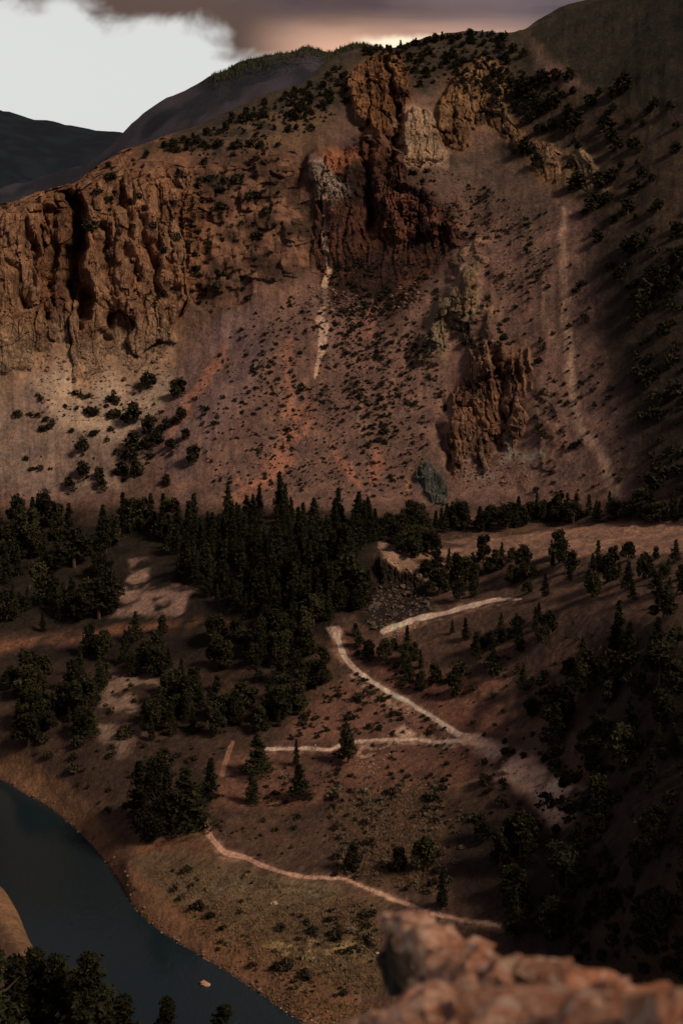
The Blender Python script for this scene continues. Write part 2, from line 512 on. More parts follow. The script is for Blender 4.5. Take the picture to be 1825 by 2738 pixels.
BROKEN = pm([(430, 450), (620, 390), (800, 400), (830, 480), (860, 640), (880, 740), (760, 760), (640, 800), (560, 860), (480, 780)], 90, 2.2)
RIB = lm([(1085, 460, 26), (1170, 570, 40), (1250, 660, 44), (1258, 770, 50), (1280, 870, 56), (1310, 950, 70)], 60, 2.2)
RIB = np.maximum(RIB, lm([(1240, 740, 30), (1180, 860, 34), (1120, 960, 18)], 50, 1.8))
RIB2 = lm([(1390, 960, 30), (1440, 1060, 40), (1460, 1180, 44), (1440, 1270, 30)], 70, 1.6)
k = (BROKEN + RIB + RIB2) > 0.01
b1, q1 = blocks(ARC[k] / 7 + 0.3 * noise3(X[k] / 9, Y[k] / 9, Z[k] / 12), Z[k] / 9 + 0.4 * noise3(X[k] / 12, Y[k] / 12, Z[k] / 12))
b2, q2 = blocks(ARC[k] / 2.9 + 0.3 * noise3(X[k] / 4, Y[k] / 4, Z[k] / 5), Z[k] / 3.4)
OUT[k] += (BROKEN[k] * 1.0 + RIB[k] * 0.9 + RIB2[k] * 0.8) * ((3.4 + 2.4 * RIB[k]) * (b1 - 0.45) + 1.8 * (b2 - 0.5) + 2.4 * fbm(X[k] / 16, Y[k] / 16, Z[k] / 16, 3)) + 5.5 * RIB[k] + 2.0 * RIB2[k]
rough_all = np.maximum(rough_all, np.maximum(BROKEN, np.maximum(RIB, RIB2)) * 0.8)
# rubbly relief over the open ground, channels down the scree
scree = (1 - rough_all) * sstep(GR, 560, 620)
arc = AZG * 660
OUT += (scree * (ridged(arc / 13, X * 0 + 3, GR / 120, 3) - 0.4) * 1.6).astype(np.float32)
X = X - ux * OUT; Y = Y - uy * OUT
Z = Z + np.abs(OUT) * 0.10 * (OUT > 0)
small = (1 - wet) * far_t
Z = Z + (small * (fbm(X / 7, Y / 7, Z / 7, 3) * 0.55 + rough_all * fbm(X / 3, Y / 3, Z / 3, 2) * 0.4)).astype(np.float32)
PX, PY = project(X, Y, Z)

# ---- trails (x, y, half width in photograph pixels): what is bare and trodden
TRAILS = [
 ('trail', [(548, 2195, 8), (562, 2235, 9), (600, 2275, 9), (650, 2290, 8), (700, 2315, 8), (760, 2335, 6), (840, 2350, 6), (905, 2350, 5), (960, 2368, 5), (1040, 2402, 6), (1100, 2425, 7), (1200, 2452, 6), (1290, 2466, 6), (1335, 2472, 4)]),
 ('trail', [(712, 2001, 5), (745, 2001, 6), (780, 2002, 6), (842, 2003, 6), (880, 2006, 6), (905, 1996, 6), (955, 1984, 6), (1010, 1979, 5), (1090, 1979, 5), (1160, 1984, 6), (1225, 1978, 9)]),
 ('trail', [(597, 2074, 7), (606, 2040, 8), (617, 2005, 8), (624, 1984, 6)]),
 ('trail', [(1240, 1970, 13), (1205, 1950, 9), (1150, 1915, 7), (1090, 1880, 7), (1020, 1838, 7), (965, 1802, 7), (930, 1765, 8), (905, 1720, 9), (893, 1685, 12)]),
 ('trail', [(1020, 1690, 7), (1060, 1674, 9), (1115, 1652, 10), (1180, 1640, 7), (1260, 1620, 6), (1330, 1602, 5), (1390, 1598, 3)]),
]
def worn(t, grow=0.0):
    q = smooth_line(t, 4)
    g_ = np.random.default_rng(len(t))
    return [(a_, b_, max(1.5, w_ * (0.8 + 0.3 * g_.random()))) for a_, b_, w_ in q]
trail_m = [lm(worn(t[1]), 3, 0.24) for t in TRAILS]
FOOTPATH = lm([(905, 2125, 3), (985, 2115, 2.4), (1035, 2112, 2.4), (1130, 2108, 3), (1250, 2092, 5), (1360, 2060, 8)], 3, 0.4)

# ------------------------------------------------------------------ ground colours (what the ground is made of; edge shade is painted in on the right)
LIGHT = np.array((0.545, 0.412, 0.332))
def alb(c, k=1.0):
    a = lin(c) / LIGHT * k * np.array((1.04, 0.97, 0.90))
    return np.maximum(a * min(1.0, 0.78 / a.max()), 0.005)
COL = np.empty((*PX.shape, 3), np.float32)
COL[:] = alb((66, 46, 34))
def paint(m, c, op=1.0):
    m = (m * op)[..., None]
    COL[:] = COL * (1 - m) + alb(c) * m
n_big = fbm(X / 40, Y / 40, Z / 40, 3)
n_mid = fbm(X / 11 + 9, Y / 11, Z / 11, 3)
n_fin = noise3(X / 1.9, Y / 1.9, Z / 1.9)
def patch(n, a, b):
    return sstep(n, a, b)
MOUNT = [(-400, 1360), (-400, 560), (0, 540), (350, 380), (800, 200), (1390, 60), (2200, -200), (2200, 1360), (900, 1340)]
paint(pm(MOUNT, 40), (80, 57, 45))
paint(pm([(470, 1360), (400, 1180), (430, 1010), (560, 850), (700, 760), (860, 720), (1100, 700), (1250, 620), (1400, 540), (1520, 560), (1580, 800), (1660, 1100), (1700, 1360)], 60), (90, 64, 52))
paint(pm([(440, 1280), (450, 1050), (560, 880), (680, 800), (740, 900), (640, 1100), (520, 1260)], 50), (88, 65, 57))
paint(pm([(-400, 1250), (-400, 980), (0, 930), (150, 930), (300, 920), (440, 900), (470, 1000), (420, 1120), (380, 1280), (200, 1330)], 60), (98, 76, 62))
paint(pm([(90, 1010), (200, 960), (330, 985), (440, 960), (455, 1040), (400, 1140), (280, 1180), (160, 1130)], 50), (124, 100, 80))
# crest brush, grassy shoulder, right hillside with edge shade put into its colour
paint(pm([(-400, 620), (0, 520), (340, 370), (700, 230), (900, 130), (1390, 60), (1480, 300), (1400, 350), (1180, 230), (1120, 250), (930, 300), (760, 330), (600, 400), (420, 410), (200, 470), (0, 560)], 40), (46, 36, 26))
paint(pm([(560, 400), (640, 330), (800, 270), (930, 290), (960, 360), (860, 440), (700, 470)], 40) * patch(n_mid, -0.3, 0.3), (70, 52, 36))
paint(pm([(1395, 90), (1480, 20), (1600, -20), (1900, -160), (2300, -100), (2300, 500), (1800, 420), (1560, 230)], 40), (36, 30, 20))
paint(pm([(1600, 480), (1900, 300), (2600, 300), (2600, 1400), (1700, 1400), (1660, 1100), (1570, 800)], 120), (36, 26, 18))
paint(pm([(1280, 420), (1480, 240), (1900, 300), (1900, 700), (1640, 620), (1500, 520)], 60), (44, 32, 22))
paint(pm([(1080, 440), (1200, 400), (1400, 420), (1500, 560), (1420, 640), (1300, 560), (1180, 520)], 50), (70, 52, 41), 0.9)
# warm slides and pale washes on the scree
for poly in ([(640, 1330), (690, 1270), (745, 1180), (790, 1110), (830, 1070), (822, 1130), (790, 1230), (720, 1300)], [(880, 1180), (905, 1215), (945, 1270), (965, 1320), (935, 1290), (900, 1235)],
             [(1010, 1200), (1022, 1235), (1005, 1290), (985, 1300), (995, 1240)], [(600, 1330), (640, 1280), (700, 1300), (660, 1340)], [(985, 815), (1005, 840), (990, 890), (975, 900)],
             [(760, 1110), (765, 1010), (775, 900), (783, 900), (780, 1020), (775, 1110)], [(455, 1180), (500, 1060), (560, 960), (600, 920), (580, 980), (510, 1090)]):
    paint(pm(poly, 20, 0.9, 5) * patch(n_fin + n_mid, -0.9, 0.1), (120, 76, 57), 0.85)
paint(lm([(862, 768, 13), (868, 800, 9), (856, 850, 10), (866, 880, 15), (862, 915, 14), (852, 955, 8), (846, 1010, 4)], 5, 0.3), (152, 118, 95))
paint(lm([(965, 1010, 5), (962, 1090, 8), (966, 1160, 7)], 8, 0.5), (118, 84, 64), 0.8)
paint(lm([(1420, 620, 10), (1460, 780, 12), (1480, 950, 12)], 20, 0.8), (104, 78, 60), 0.6)
paint(lm([(1105, 1250, 8), (1090, 1290, 9), (1080, 1330, 8)], 8, 0.6), (128, 88, 60), 0.7)
paint(BROKEN, (66, 43, 30), 0.9)
paint(BROKEN * patch(n_mid + 0.5 * n_big, 0.0, 0.5), (90, 62, 45), 0.8)
paint(BROKEN * patch(-n_mid + 0.4 * n_fin, 0.15, 0.5), (44, 31, 21), 0.7)
paint(np.maximum(RIB, RIB2 * 0.8) * patch(n_mid + 0.4 * n_fin, -0.4, 0.2), (58, 40, 28), 0.8)
paint(RIB * patch(n_mid + 0.6 * n_fin, 0.15, 0.5), (112, 84, 63), 0.7)
for ci, (c, m, ms) in enumerate(zip(CRAGS, crag_m, crag_soft)):
    k, r1, r2, r3 = crag_id[ci]
    t = np.zeros(PX.shape, np.float32); t[k] = 0.5 * r1 + 0.32 * r2 + 0.25 * r3
    n = fbm(X / 6 + 7, Y / 6, Z / 22, 3)
    paint(ms, c[7], 0.95 if ci < 2 else 0.8)
    paint(m, c[7])
    paint(m * patch(t + 0.35 * n, 0.48, 0.92), c[8], 0.9)
    paint(m * patch(-t - 0.3 * n, -0.42, -0.12), tuple(0.62 * q for q in c[7]), 0.8)
    paint(m * patch(fbm(X / 9 + 40, Y / 9, Z / 15, 3), 0.30, 0.7), (40, 31, 21), 0.55)
paint(crag_m[1] * patch(fbm(X / 24 + 3, Y / 24, Z / 30, 2), 0.15, 0.5), (74, 42, 28), 0.6)
paint(crag_soft[0] * patch((PY - 800) / 200 + 0.3 * n_mid, 0.0, 0.8), (118, 92, 70), 0.8)
paint(pm([(850, 400), (950, 360), (1000, 330), (950, 430), (900, 470)], 24) * patch(n_mid, -0.4, 0.2), (112, 66, 42), 0.8)
paint(pm([(1225, 1190), (1290, 1180), (1400, 1130), (1450, 1220), (1330, 1290), (1240, 1260)], 20) * patch(n_mid, -0.1, 0.4), (96, 90, 78), 0.6)
paint(pm([(1030, 300), (1120, 300), (1100, 340), (1000, 330)], 14) * patch(n_mid, 0, 0.3), (128, 104, 84), 0.5)
paint(lm([(1505, 560, 5), (1503, 700, 9), (1512, 830, 11), (1520, 960, 12), (1545, 1120, 14), (1600, 1210, 16), (1640, 1310, 20)], 20, 0.35), (138, 104, 80), 0.95)
paint(lm([(868, 530, 5), (865, 600, 6), (868, 650, 7), (878, 705, 9), (866, 760, 9)], 6, 0.35), (150, 116, 93))
# terrace, forest floor, lower slopes
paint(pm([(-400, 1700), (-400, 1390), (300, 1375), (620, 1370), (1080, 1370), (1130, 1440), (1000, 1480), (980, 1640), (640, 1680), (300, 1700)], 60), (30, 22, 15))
paint(pm([(1200, 1470), (1330, 1440), (1500, 1415), (1700, 1400), (2300, 1380), (2300, 1440), (1800, 1475), (1500, 1490), (1300, 1500)], 14, 0.5), (112, 80, 62))
paint(pm([(1060, 1430), (1330, 1440), (1330, 1500), (1200, 1530), (1060, 1500)], 24) * patch(n_mid, -0.35, 0.15), (108, 78, 60))
paint(pm([(1330, 1500), (1900, 1480), (2400, 1480), (2400, 1640), (1700, 1600), (1420, 1590)], 40), (70, 50, 38))
paint(pm([(1010, 1440), (1035, 1440), (1075, 1490), (1130, 1510), (1190, 1540), (1240, 1580), (1180, 1580), (1120, 1550), (1060, 1520), (1015, 1490)], 10, 0.5) * patch(n_fin + n_mid, -0.6, 0.2), (110, 82, 64))
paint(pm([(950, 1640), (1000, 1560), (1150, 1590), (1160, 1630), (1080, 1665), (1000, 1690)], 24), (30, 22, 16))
paint(pm([(-300, 1770), (0, 1715), (190, 1690), (300, 1672), (480, 1652), (640, 1640), (660, 1655), (480, 1672), (300, 1695), (0, 1745), (-300, 1800)], 18, 0.7) * patch(n_mid, -0.9, 0.2), (88, 56, 38))
paint(pm([(300, 1640), (350, 1500), (400, 1500), (400, 1580), (520, 1560), (480, 1650)], 24) * patch(n_mid, -0.3, 0.2), (104, 78, 64))
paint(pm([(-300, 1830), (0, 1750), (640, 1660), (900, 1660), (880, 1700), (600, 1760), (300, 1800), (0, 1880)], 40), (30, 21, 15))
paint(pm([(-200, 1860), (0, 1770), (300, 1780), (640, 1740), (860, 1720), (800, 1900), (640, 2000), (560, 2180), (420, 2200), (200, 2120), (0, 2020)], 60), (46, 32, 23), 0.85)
paint(pm([(240, 1960), (280, 1800), (440, 1800), (430, 1900), (330, 2030)], 40) * patch(n_mid, -0.3, 0.2), (94, 72, 58))
paint(pm([(900, 1720), (930, 1690), (1010, 1740), (1160, 1810), (1300, 1820), (1360, 1960), (1250, 1960), (1100, 1890)], 40), (76, 48, 36))
paint(pm([(760, 1990), (840, 1870), (930, 1800), (1060, 1880), (1220, 1965), (1000, 1985)], 30), (88, 58, 44))
paint(pm([(700, 2010), (1220, 1985), (1300, 2040), (1200, 2110), (860, 2140), (560, 2160), (600, 2050)], 30), (82, 54, 40))
paint(pm([(1180, 1820), (1330, 1800), (1480, 1900), (1380, 1960), (1260, 1930)], 50) * patch(n_mid, -0.3, 0.3), (104, 68, 50))
paint(pm([(1240, 1985), (1330, 1985), (1440, 2040), (1550, 2110), (1580, 2200), (1490, 2225), (1420, 2110), (1320, 2080)], 44) * patch(n_mid, -0.8, -0.1), (168, 126, 100))
paint(lm([(1340, 2090, 10), (1400, 2150, 16), (1450, 2220, 20), (1500, 2270, 16)], 20, 0.6), (40, 28, 20), 0.8)
paint(pm([(970, 1985), (1150, 1960), (1230, 1975), (1200, 2000), (1060, 1995), (980, 2040), (960, 2020)], 12, 0.5) * patch(n_fin, -0.3, 0.25), (142, 108, 86), 0.7)
paint(pm([(1040, 1960), (1075, 1935), (1110, 1965), (1090, 1978)], 10, 0.6), (150, 116, 94))
paint(pm([(930, 1790), (1000, 1840), (1110, 1910), (1060, 1905), (980, 1865)], 12, 0.7) * patch(n_fin + 0.5 * n_mid, -0.2, 0.4), (138, 106, 84), 0.7)
paint(pm([(1560, 1700), (2400, 1600), (2400, 3100), (1500, 2900), (1330, 2500), (1180, 2350), (1200, 2150), (1480, 2250), (1560, 2100)], 90), (40, 28, 20))  # lower right slope painted darker, edge falloff put into the ground colour
paint(pm([(860, 2350), (920, 2130), (1150, 2100), (1240, 2200), (1150, 2380), (1000, 2380)], 60) * patch(n_mid, -0.4, 0.3), (62, 44, 31))
paint(pm([(330, 2200), (540, 2190), (600, 2290), (900, 2360), (1010, 2420), (1020, 2640), (960, 2680), (700, 2620), (500, 2490), (380, 2380)], 40), (76, 56, 39))
paint(pm([(400, 2400), (600, 2330), (900, 2380), (820, 2460), (640, 2470)], 50) * patch(n_big, -0.2, 0.3), (92, 74, 54))
paint(pm([(640, 2540), (800, 2500), (960, 2520), (1000, 2560), (860, 2570), (700, 2580)], 30) * patch(n_fin + n_mid, -0.4, 0.4), (112, 90, 58))
paint(pm([(340, 2260), (420, 2250), (560, 2250), (520, 2275), (360, 2290)], 30), (86, 54, 36), 0.8)
bank = sstep(GR - far_r, 0.0, 2.0) * (1 - sstep(GR - far_r + 4 * n_mid, 9, 17))
bank = bank * (1 - 0.9 * sstep(AZG, R(4), R(7)))
paint(bank.astype(np.float32), (104, 70, 46), 0.9)
paint((bank * patch(n_fin, 0.0, 0.5)).astype(np.float32), (62, 44, 30), 0.6)
nbank = sstep(near_r - GR, 0.0, 2.0) * (1 - sstep(near_r - GR, 20, 40)) * sstep(GR, 100, 140)
paint(nbank.astype(np.float32), (104, 74, 50), 0.9)
paint(((1 - sstep(Z, -151, -150.2)) * (GR > 100)).astype(np.float32), (46, 36, 26))
paint(FOOTPATH, (96, 66, 48), 0.8)
paint(pm([(868, 1680), (905, 1672), (915, 1690), (900, 1720), (880, 1700)], 6, 0.2), (150, 116, 98))
for t in TRAILS:
    if t[1][0][1] < 2060 or t[1][0][1] > 2150:
        paint(lm([(x_, y_ + 3, w_ * 2.1) for x_, y_, w_ in t[1]], 16, 0.6) * patch(n_fin + n_mid, -0.7, 0.5), (112, 80, 60), 0.7)
for t, m in zip(TRAILS, trail_m):
    paint(m, (178, 140, 116) if t[1][0][0] > 700 else ((156, 114, 90) if t[1][0][1] > 2150 else (116, 80, 58)))
paint(pm([(1215, 1962), (1280, 1960), (1300, 1990), (1230, 1992)], 14, 0.5), (160, 122, 98), 0.9)
# grain: lighter and darker stones and dust
g = 1 + 0.30 * n_mid + 0.16 * n_big + 0.30 * n_fin * (1 - np.maximum.reduce(trail_m) * 0.8)
COL *= np.clip(g, 0.45, 1.7)[..., None]
COL[..., 0] *= 1 + 0.05 * n_mid; COL[..., 2] *= 1 - 0.06 * n_mid
COL = np.clip(COL, 0.004, 0.7)

# ------------------------------------------------------------------ materials
def base_mat(name, rough=0.9):
    m = bpy.data.materials.new(name)
    m.use_nodes = True
    n = NT(m.node_tree)
    b = n.n('ShaderNodeBsdfPrincipled')
    b.inputs['Roughness'].default_value = rough
    b.inputs['Specular IOR Level'].default_value = 0.2
    o = n.n('ShaderNodeOutputMaterial')
    m.node_tree.links.new(b.outputs[0], o.inputs['Surface'])
    return m, n, b


def bump(n, b, h, strength, dist):
    bp = n.n('ShaderNodeBump')
    bp.inputs['Strength'].default_value = strength
    bp.inputs['Distance'].default_value = dist
    n.put(bp.inputs['Height'], h)
    n.put(b.inputs['Normal'], bp.outputs[0])


def ground_mat():
    m, n, b = base_mat('ground_rock')
    a = n.n('ShaderNodeAttribute', attribute_name='Col')
    p = n.n('ShaderNodeNewGeometry').outputs['Position']
    n1 = n.noise(p, 0.9, 6.0, 0.65)
    n2 = n.noise(p, 0.16, 5.0, 0.6)
    mp = n.n('ShaderNodeMapping')
    mp.inputs['Scale'].default_value = (1, 1, 0.3)
    n.put(mp.inputs['Vector'], p)
    n3 = n.noise(mp.outputs[0], 0.42, 6.0, 0.7)
    f = n.m('MULTIPLY', n.m('ADD', 0.30, n.m('MULTIPLY', n1, 1.4)), n.m('ADD', 0.45, n.m('ADD', n.m('MULTIPLY', n2, 0.45), n.m('MULTIPLY', n3, 0.65))))
    cc = n.n('ShaderNodeCombineXYZ')
    for i in range(3):
        n.put(cc.inputs[i], f)
    n.put(b.inputs['Base Color'], n.mix(1.0, a.outputs['Color'], cc.outputs[0], 'MULTIPLY'))
    bump(n, b, n.m('ADD', n1, n.m('MULTIPLY', n3, 1.6)), 0.9, 0.8)
    return m


def tint_mat(name, c1, c2, scale=1.5, rough=0.9, k=1.0, bumpd=0.0, per_object=0.0):
    m, n, b = base_mat(name, rough)
    p = n.n('ShaderNodeTexCoord').outputs['Object']
    f = n.step(n.noise(p, scale, 4.0), 0.3, 0.7)
    c = n.mix(f, tuple(float(x) * k for x in c1), tuple(float(x) * k for x in c2))
    if per_object:
        oi = n.n('ShaderNodeObjectInfo').outputs['Random']
        h = n.n('ShaderNodeHueSaturation')
        n.put(h.inputs['Color'], c)
        n.put(h.inputs['Value'], n.m('ADD', 1 - per_object, n.m('MULTIPLY', oi, 2 * per_object)))
        n.put(h.inputs['Hue'], n.m('ADD', 0.485, n.m('MULTIPLY', oi, 0.03)))
        c = h.outputs[0]
    n.put(b.inputs['Base Color'], c)
    if per_object:
        isl = n.n('ShaderNodeNewGeometry').outputs['Random Per Island']
        h2 = n.n('ShaderNodeHueSaturation')
        n.put(h2.inputs['Color'], c)
        n.put(h2.inputs['Value'], n.m('ADD', 0.55, n.m('MULTIPLY', isl, 0.9)))
        c = h2.outputs[0]
        n.put(b.inputs['Base Color'], c)
    if bumpd:
        bump(n, b, n.noise(p, scale * 4, 5.0), 0.6, bumpd)
    return m


def rock_mat():
    m, n, b = base_mat('jointed_rock')
    a = n.n('ShaderNodeAttribute', attribute_name='Col')
    p = n.n('ShaderNodeNewGeometry').outputs['Position']
    mp = n.n('ShaderNodeMapping')
    mp.inputs['Scale'].default_value = (1, 1, 0.38)
    mp.inputs['Rotation'].default_value = (0.08, 0.12, 0)
    n.put(mp.inputs['Vector'], p)
    n1 = n.noise(p, 0.8, 7.0, 0.68)
    n3 = n.noise(mp.outputs[0], 0.35, 6.0, 0.7)
    hs_ = []
    cr = None
    for sc_, wd in ((0.20, 0.045), (0.55, 0.05)):
        vo = n.n('ShaderNodeTexVoronoi', feature='DISTANCE_TO_EDGE')
        vo.inputs['Scale'].default_value = sc_
        n.put(vo.inputs['Vector'], n.vm('ADD', mp.outputs[0], n.vm('SCALE', n.n('ShaderNodeTexNoise').outputs['Color'], None, 0.0)))
        e = n.step(vo.outputs['Distance'], 0.0, wd)
        cr = e if cr is None else n.m('MULTIPLY', cr, n.m('ADD', 0.35, n.m('MULTIPLY', e, 0.65)))
    f = n.m('MULTIPLY', n.m('ADD', 0.35, n.m('MULTIPLY', n1, 1.3)), n.m('ADD', 0.45, n.m('MULTIPLY', n3, 1.1)))
    f = n.m('MULTIPLY', f, n.m('ADD', 0.62, n.m('MULTIPLY', cr, 0.38)))
    cc = n.n('ShaderNodeCombineXYZ')
    for i in range(3):
        n.put(cc.inputs[i], f)
    n.put(b.inputs['Base Color'], n.mix(1.0, a.outputs['Color'], cc.outputs[0], 'MULTIPLY'))
    bump(n, b, n.m('ADD', n.m('ADD', n1, n.m('MULTIPLY', n3, 1.5)), n.m('MULTIPLY', cr, 0.5)), 1.0, 1.0)
    return m


M_GROUND = ground_mat()
M_ROCK = rock_mat()
M_PINE = tint_mat('pine_needles', (0.013, 0.016, 0.007), (0.032, 0.033, 0.013), 0.8, per_object=0.5)
M_JUN = tint_mat('juniper_foliage', (0.016, 0.017, 0.008), (0.042, 0.039, 0.016), 0.9, per_object=0.5)
M_SHRUB = tint_mat('shrub_foliage', (0.021, 0.021, 0.011), (0.048, 0.041, 0.021), 2.0, per_object=0.35)
M_SAGE = tint_mat('sage_foliage', (0.085, 0.075, 0.05), (0.17, 0.145, 0.10), 3.0, per_object=0.3)
M_BARK = tint_mat('bark', (0.06, 0.04, 0.028), (0.12, 0.085, 0.06), 4.0)
M_DEAD = tint_mat('dead_wood', (0.035, 0.028, 0.022), (0.09, 0.075, 0.06), 5.0)
M_BASALT = tint_mat('basalt', (0.035, 0.026, 0.020), (0.085, 0.062, 0.048), 1.0, bumpd=0.1, per_object=0.4)
M_STONE = tint_mat('pale_stone', (0.26, 0.18, 0.13), (0.46, 0.36, 0.28), 2.0)
M_SCREE = tint_mat('scree_stone', (0.10, 0.062, 0.045), (0.22, 0.145, 0.105), 0.4, per_object=0.05)
M_WHITE = tint_mat('white_stone', (0.55, 0.50, 0.45), (0.7, 0.66, 0.6), 2.0)
M_GRASS = tint_mat('dry_grass', (0.15, 0.105, 0.055), (0.28, 0.20, 0.105), 0.3)


def mesh_np(name, co, faces, mats, mat_idx=None, smooth=False, col=None):
    """Mesh straight from arrays; faces (n,3) or (n,4)."""
    me = bpy.data.meshes.new(name)
    co = np.ascontiguousarray(co, np.float32); faces = np.ascontiguousarray(faces, np.int32)
    k = faces.shape[1]
    me.vertices.add(len(co)); me.vertices.foreach_set('co', co.ravel())
    me.loops.add(faces.size); me.loops.foreach_set('vertex_index', faces.ravel())
    me.polygons.add(len(faces))
    me.polygons.foreach_set('loop_start', np.arange(0, faces.size, k, dtype=np.int32))
    for m in mats:
        me.materials.append(m)
    if mat_idx is not None:
        me.polygons.foreach_set('material_index', np.ascontiguousarray(mat_idx, np.int32))
    me.update(calc_edges=True)
    me.polygons.foreach_set('use_smooth', np.full(len(faces), smooth, bool))
    if col is not None:
        at = me.attributes.new('Col', 'FLOAT_COLOR', 'POINT')
        at.data.foreach_set('color', np.c_[col, np.ones(len(col))].astype(np.float32).ravel())
    return me


def link(name, data, label=None, cat=None, group=None, kind=None, parent=None, loc=None, rotz=None, scale=None):
    o = bpy.data.objects.new(name, data)
    C.objects.link(o)
    if label: o['label'] = label
    if cat: o['category'] = cat
    if group: o['group'] = group
    if kind: o['kind'] = kind
    if parent: o.parent = parent
    if loc is not None: o.location = loc
    if rotz is not None: o.rotation_euler = (0, 0, rotz)
    if scale is not None: o.scale = scale if isinstance(scale, tuple) else (scale,) * 3
    return o


# ------------------------------------------------------------------ cut the sheet into ground, trails and outcrops
idx = np.arange(NT_ * NA).reshape(NT_, NA)
quads = np.stack([idx[:-1, :-1], idx[:-1, 1:], idx[1:, 1:], idx[1:, :-1]], -1).reshape(-1, 4)
zone = np.zeros(NT_ * NA, np.int16)
for i, m in enumerate(crag_m):
    zone[(m > 0.5).ravel()] = 10 + i
for i, m in enumerate(trail_m):
    zone[(m > 0.5).ravel() & (zone == 0)] = 1
VCO = np.stack([X, Y, Z], -1).reshape(-1, 3)
VCOL = COL.reshape(-1, 3)
zf = zone[quads].max(1)
rowq = np.repeat(np.arange(NT_ - 1), NA - 1)
kq = tt[rowq]
zf[(zf == 0) & (kq >= 17)] = 2                       # above the terrace: the mountain
def biggest(z):
    fi = np.flatnonzero(zf == z)
    if len(fi) == 0:
        return
    par = {}
    def find(a):
        while par.setdefault(a, a) != a:
            par[a] = par[par[a]]; a = par[a]
        return a
    for q in quads[fi].tolist():
        r0_ = find(q[0])
        for w in q[1:]:
            par[find(w)] = r0_
    root = np.array([find(v) for v in quads[fi][:, 0].tolist()])
    val, ct = np.unique(root, return_counts=True)
    zf[fi[root != val[ct.argmax()]]] = 2 if kq[fi[0]] >= 17 else 0
for z in range(10, 10 + len(CRAGS)):
    biggest(z)
def piece(z):
    f = quads[zf == z]
    used = np.unique(f)
    mp = np.zeros(len(VCO), np.int32); mp[used] = np.arange(len(used))
    return VCO[used], mp[f], VCOL[used]
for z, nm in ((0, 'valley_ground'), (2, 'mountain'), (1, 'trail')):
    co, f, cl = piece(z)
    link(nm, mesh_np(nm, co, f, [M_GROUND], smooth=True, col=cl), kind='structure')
for i, c in enumerate(CRAGS):
    co, f, cl = piece(10 + i)
    if len(f) == 0:
        continue
    cen = co[np.argmin(co[:, 2])].copy()
    link(c[0], mesh_np(c[0], co - cen, f, [M_ROCK], smooth=False, col=cl), c[1], c[0].replace('_', ' '), loc=tuple(float(x) for x in cen))

# surveying: where a line of sight meets the ground
ELG = np.arctan2(Z, np.hypot(X, Y))
ELG[tt < 5] = -1.5
ELMAX = np.maximum.accumulate(ELG, axis=0)
def ground(px, py):
    a, e = az_el(px, py)
    j = int(np.clip(np.searchsorted(AZ, a), 1, NA - 1))
    if abs(AZ[j - 1] - a) < abs(AZ[j] - a):
        j -= 1
    i = int(np.searchsorted(ELMAX[:, j], e))
    if i >= NT_ - 30 or i < 2:
        return None
    r = float(np.hypot(X[i, j], Y[i, j]))
    return Vector((r * math.sin(a), r * math.cos(a), float(Z[i, j])))

# ------------------------------------------------------------------ river
def water_mat():
    m, n, b = base_mat('river_water', 0.12)
    p = n.n('ShaderNodeNewGeometry').outputs['Position']
    b.inputs['Base Color'].default_value = (0.011, 0.022, 0.027, 1)
    b.inputs['IOR'].default_value = 1.33
    b.inputs['Specular IOR Level'].default_value = 0.5
    mp = n.n('ShaderNodeMapping')
    mp.inputs['Scale'].default_value = (1, 0.35, 1)
    n.put(mp.inputs['Vector'], p)
    bump(n, b, n.noise(mp.outputs[0], 0.55, 4.0, 0.6), 0.35, 0.25)
    return m
ja = np.arange(0, NA, 6)
inner_r, outer_r = (near_r - 12)[ja], (far_r + 7)[ja]
rv = np.stack([inner_r * (1 - t) + outer_r * t for t in np.linspace(0, 1, 12)])
rc = np.stack([rv * np.sin(AZ[ja]), rv * np.cos(AZ[ja]), np.full(rv.shape, WATER)], -1).reshape(-1, 3)
ii = np.arange(rv.size).reshape(rv.shape)
link('river', mesh_np('river', rc, np.stack([ii[:-1, :-1], ii[:-1, 1:], ii[1:, 1:], ii[1:, :-1]], -1).reshape(-1, 4), [water_mat()], smooth=True), kind='structure')

# ------------------------------------------------------------------ hills behind
def hill(name, pts, r0, depth, col, col2, seed):
    p = np.array(pts, float)
    a, e = az_el(p[:, 0], p[:, 1])
    A = np.linspace(R(-48), R(48), 420)
    top = pchip(a, r0 * np.tan(e), A)
    T = np.linspace(0, 1, 90)[:, None]
    rr = r0 - depth * (1 - T)
    zz = -120 + (top + 120) * (T ** 1.15)
    xx, yy = rr * np.sin(A), rr * np.cos(A)
    w = np.minimum(T * 4, 1) * (1 - T * 0.9)
    zz = zz + w * (ridged(xx / 150 + seed, yy / 150, zz * 0, 4) - 0.5) * 60 + fbm(xx / 22 + seed, yy / 22, zz / 30, 3) * 3.0 * T
    back = np.stack([(rr[-1] + 500) * np.sin(A), (rr[-1] + 500) * np.cos(A), zz[-1] * 0 - 130], -1)[None]
    co = np.concatenate([np.stack([xx, yy, zz], -1), back])
    ii = np.arange(co.shape[0] * co.shape[1]).reshape(co.shape[:2])
    nn = fbm(co[..., 0] / 60 + seed, co[..., 1] / 60, co[..., 2] / 60, 4)
    cl = alb(col) * (1 - sstep(nn, -0.2, 0.35))[..., None] + alb(col2) * sstep(nn, -0.2, 0.35)[..., None]
    f = np.stack([ii[:-1, :-1], ii[:-1, 1:], ii[1:, 1:], ii[1:, :-1]], -1).reshape(-1, 4)
    link(name, mesh_np(name, co.reshape(-1, 3), f, [M_GROUND], smooth=True, col=cl.reshape(-1, 3)), kind='structure')
    return A, zz[-1], r0
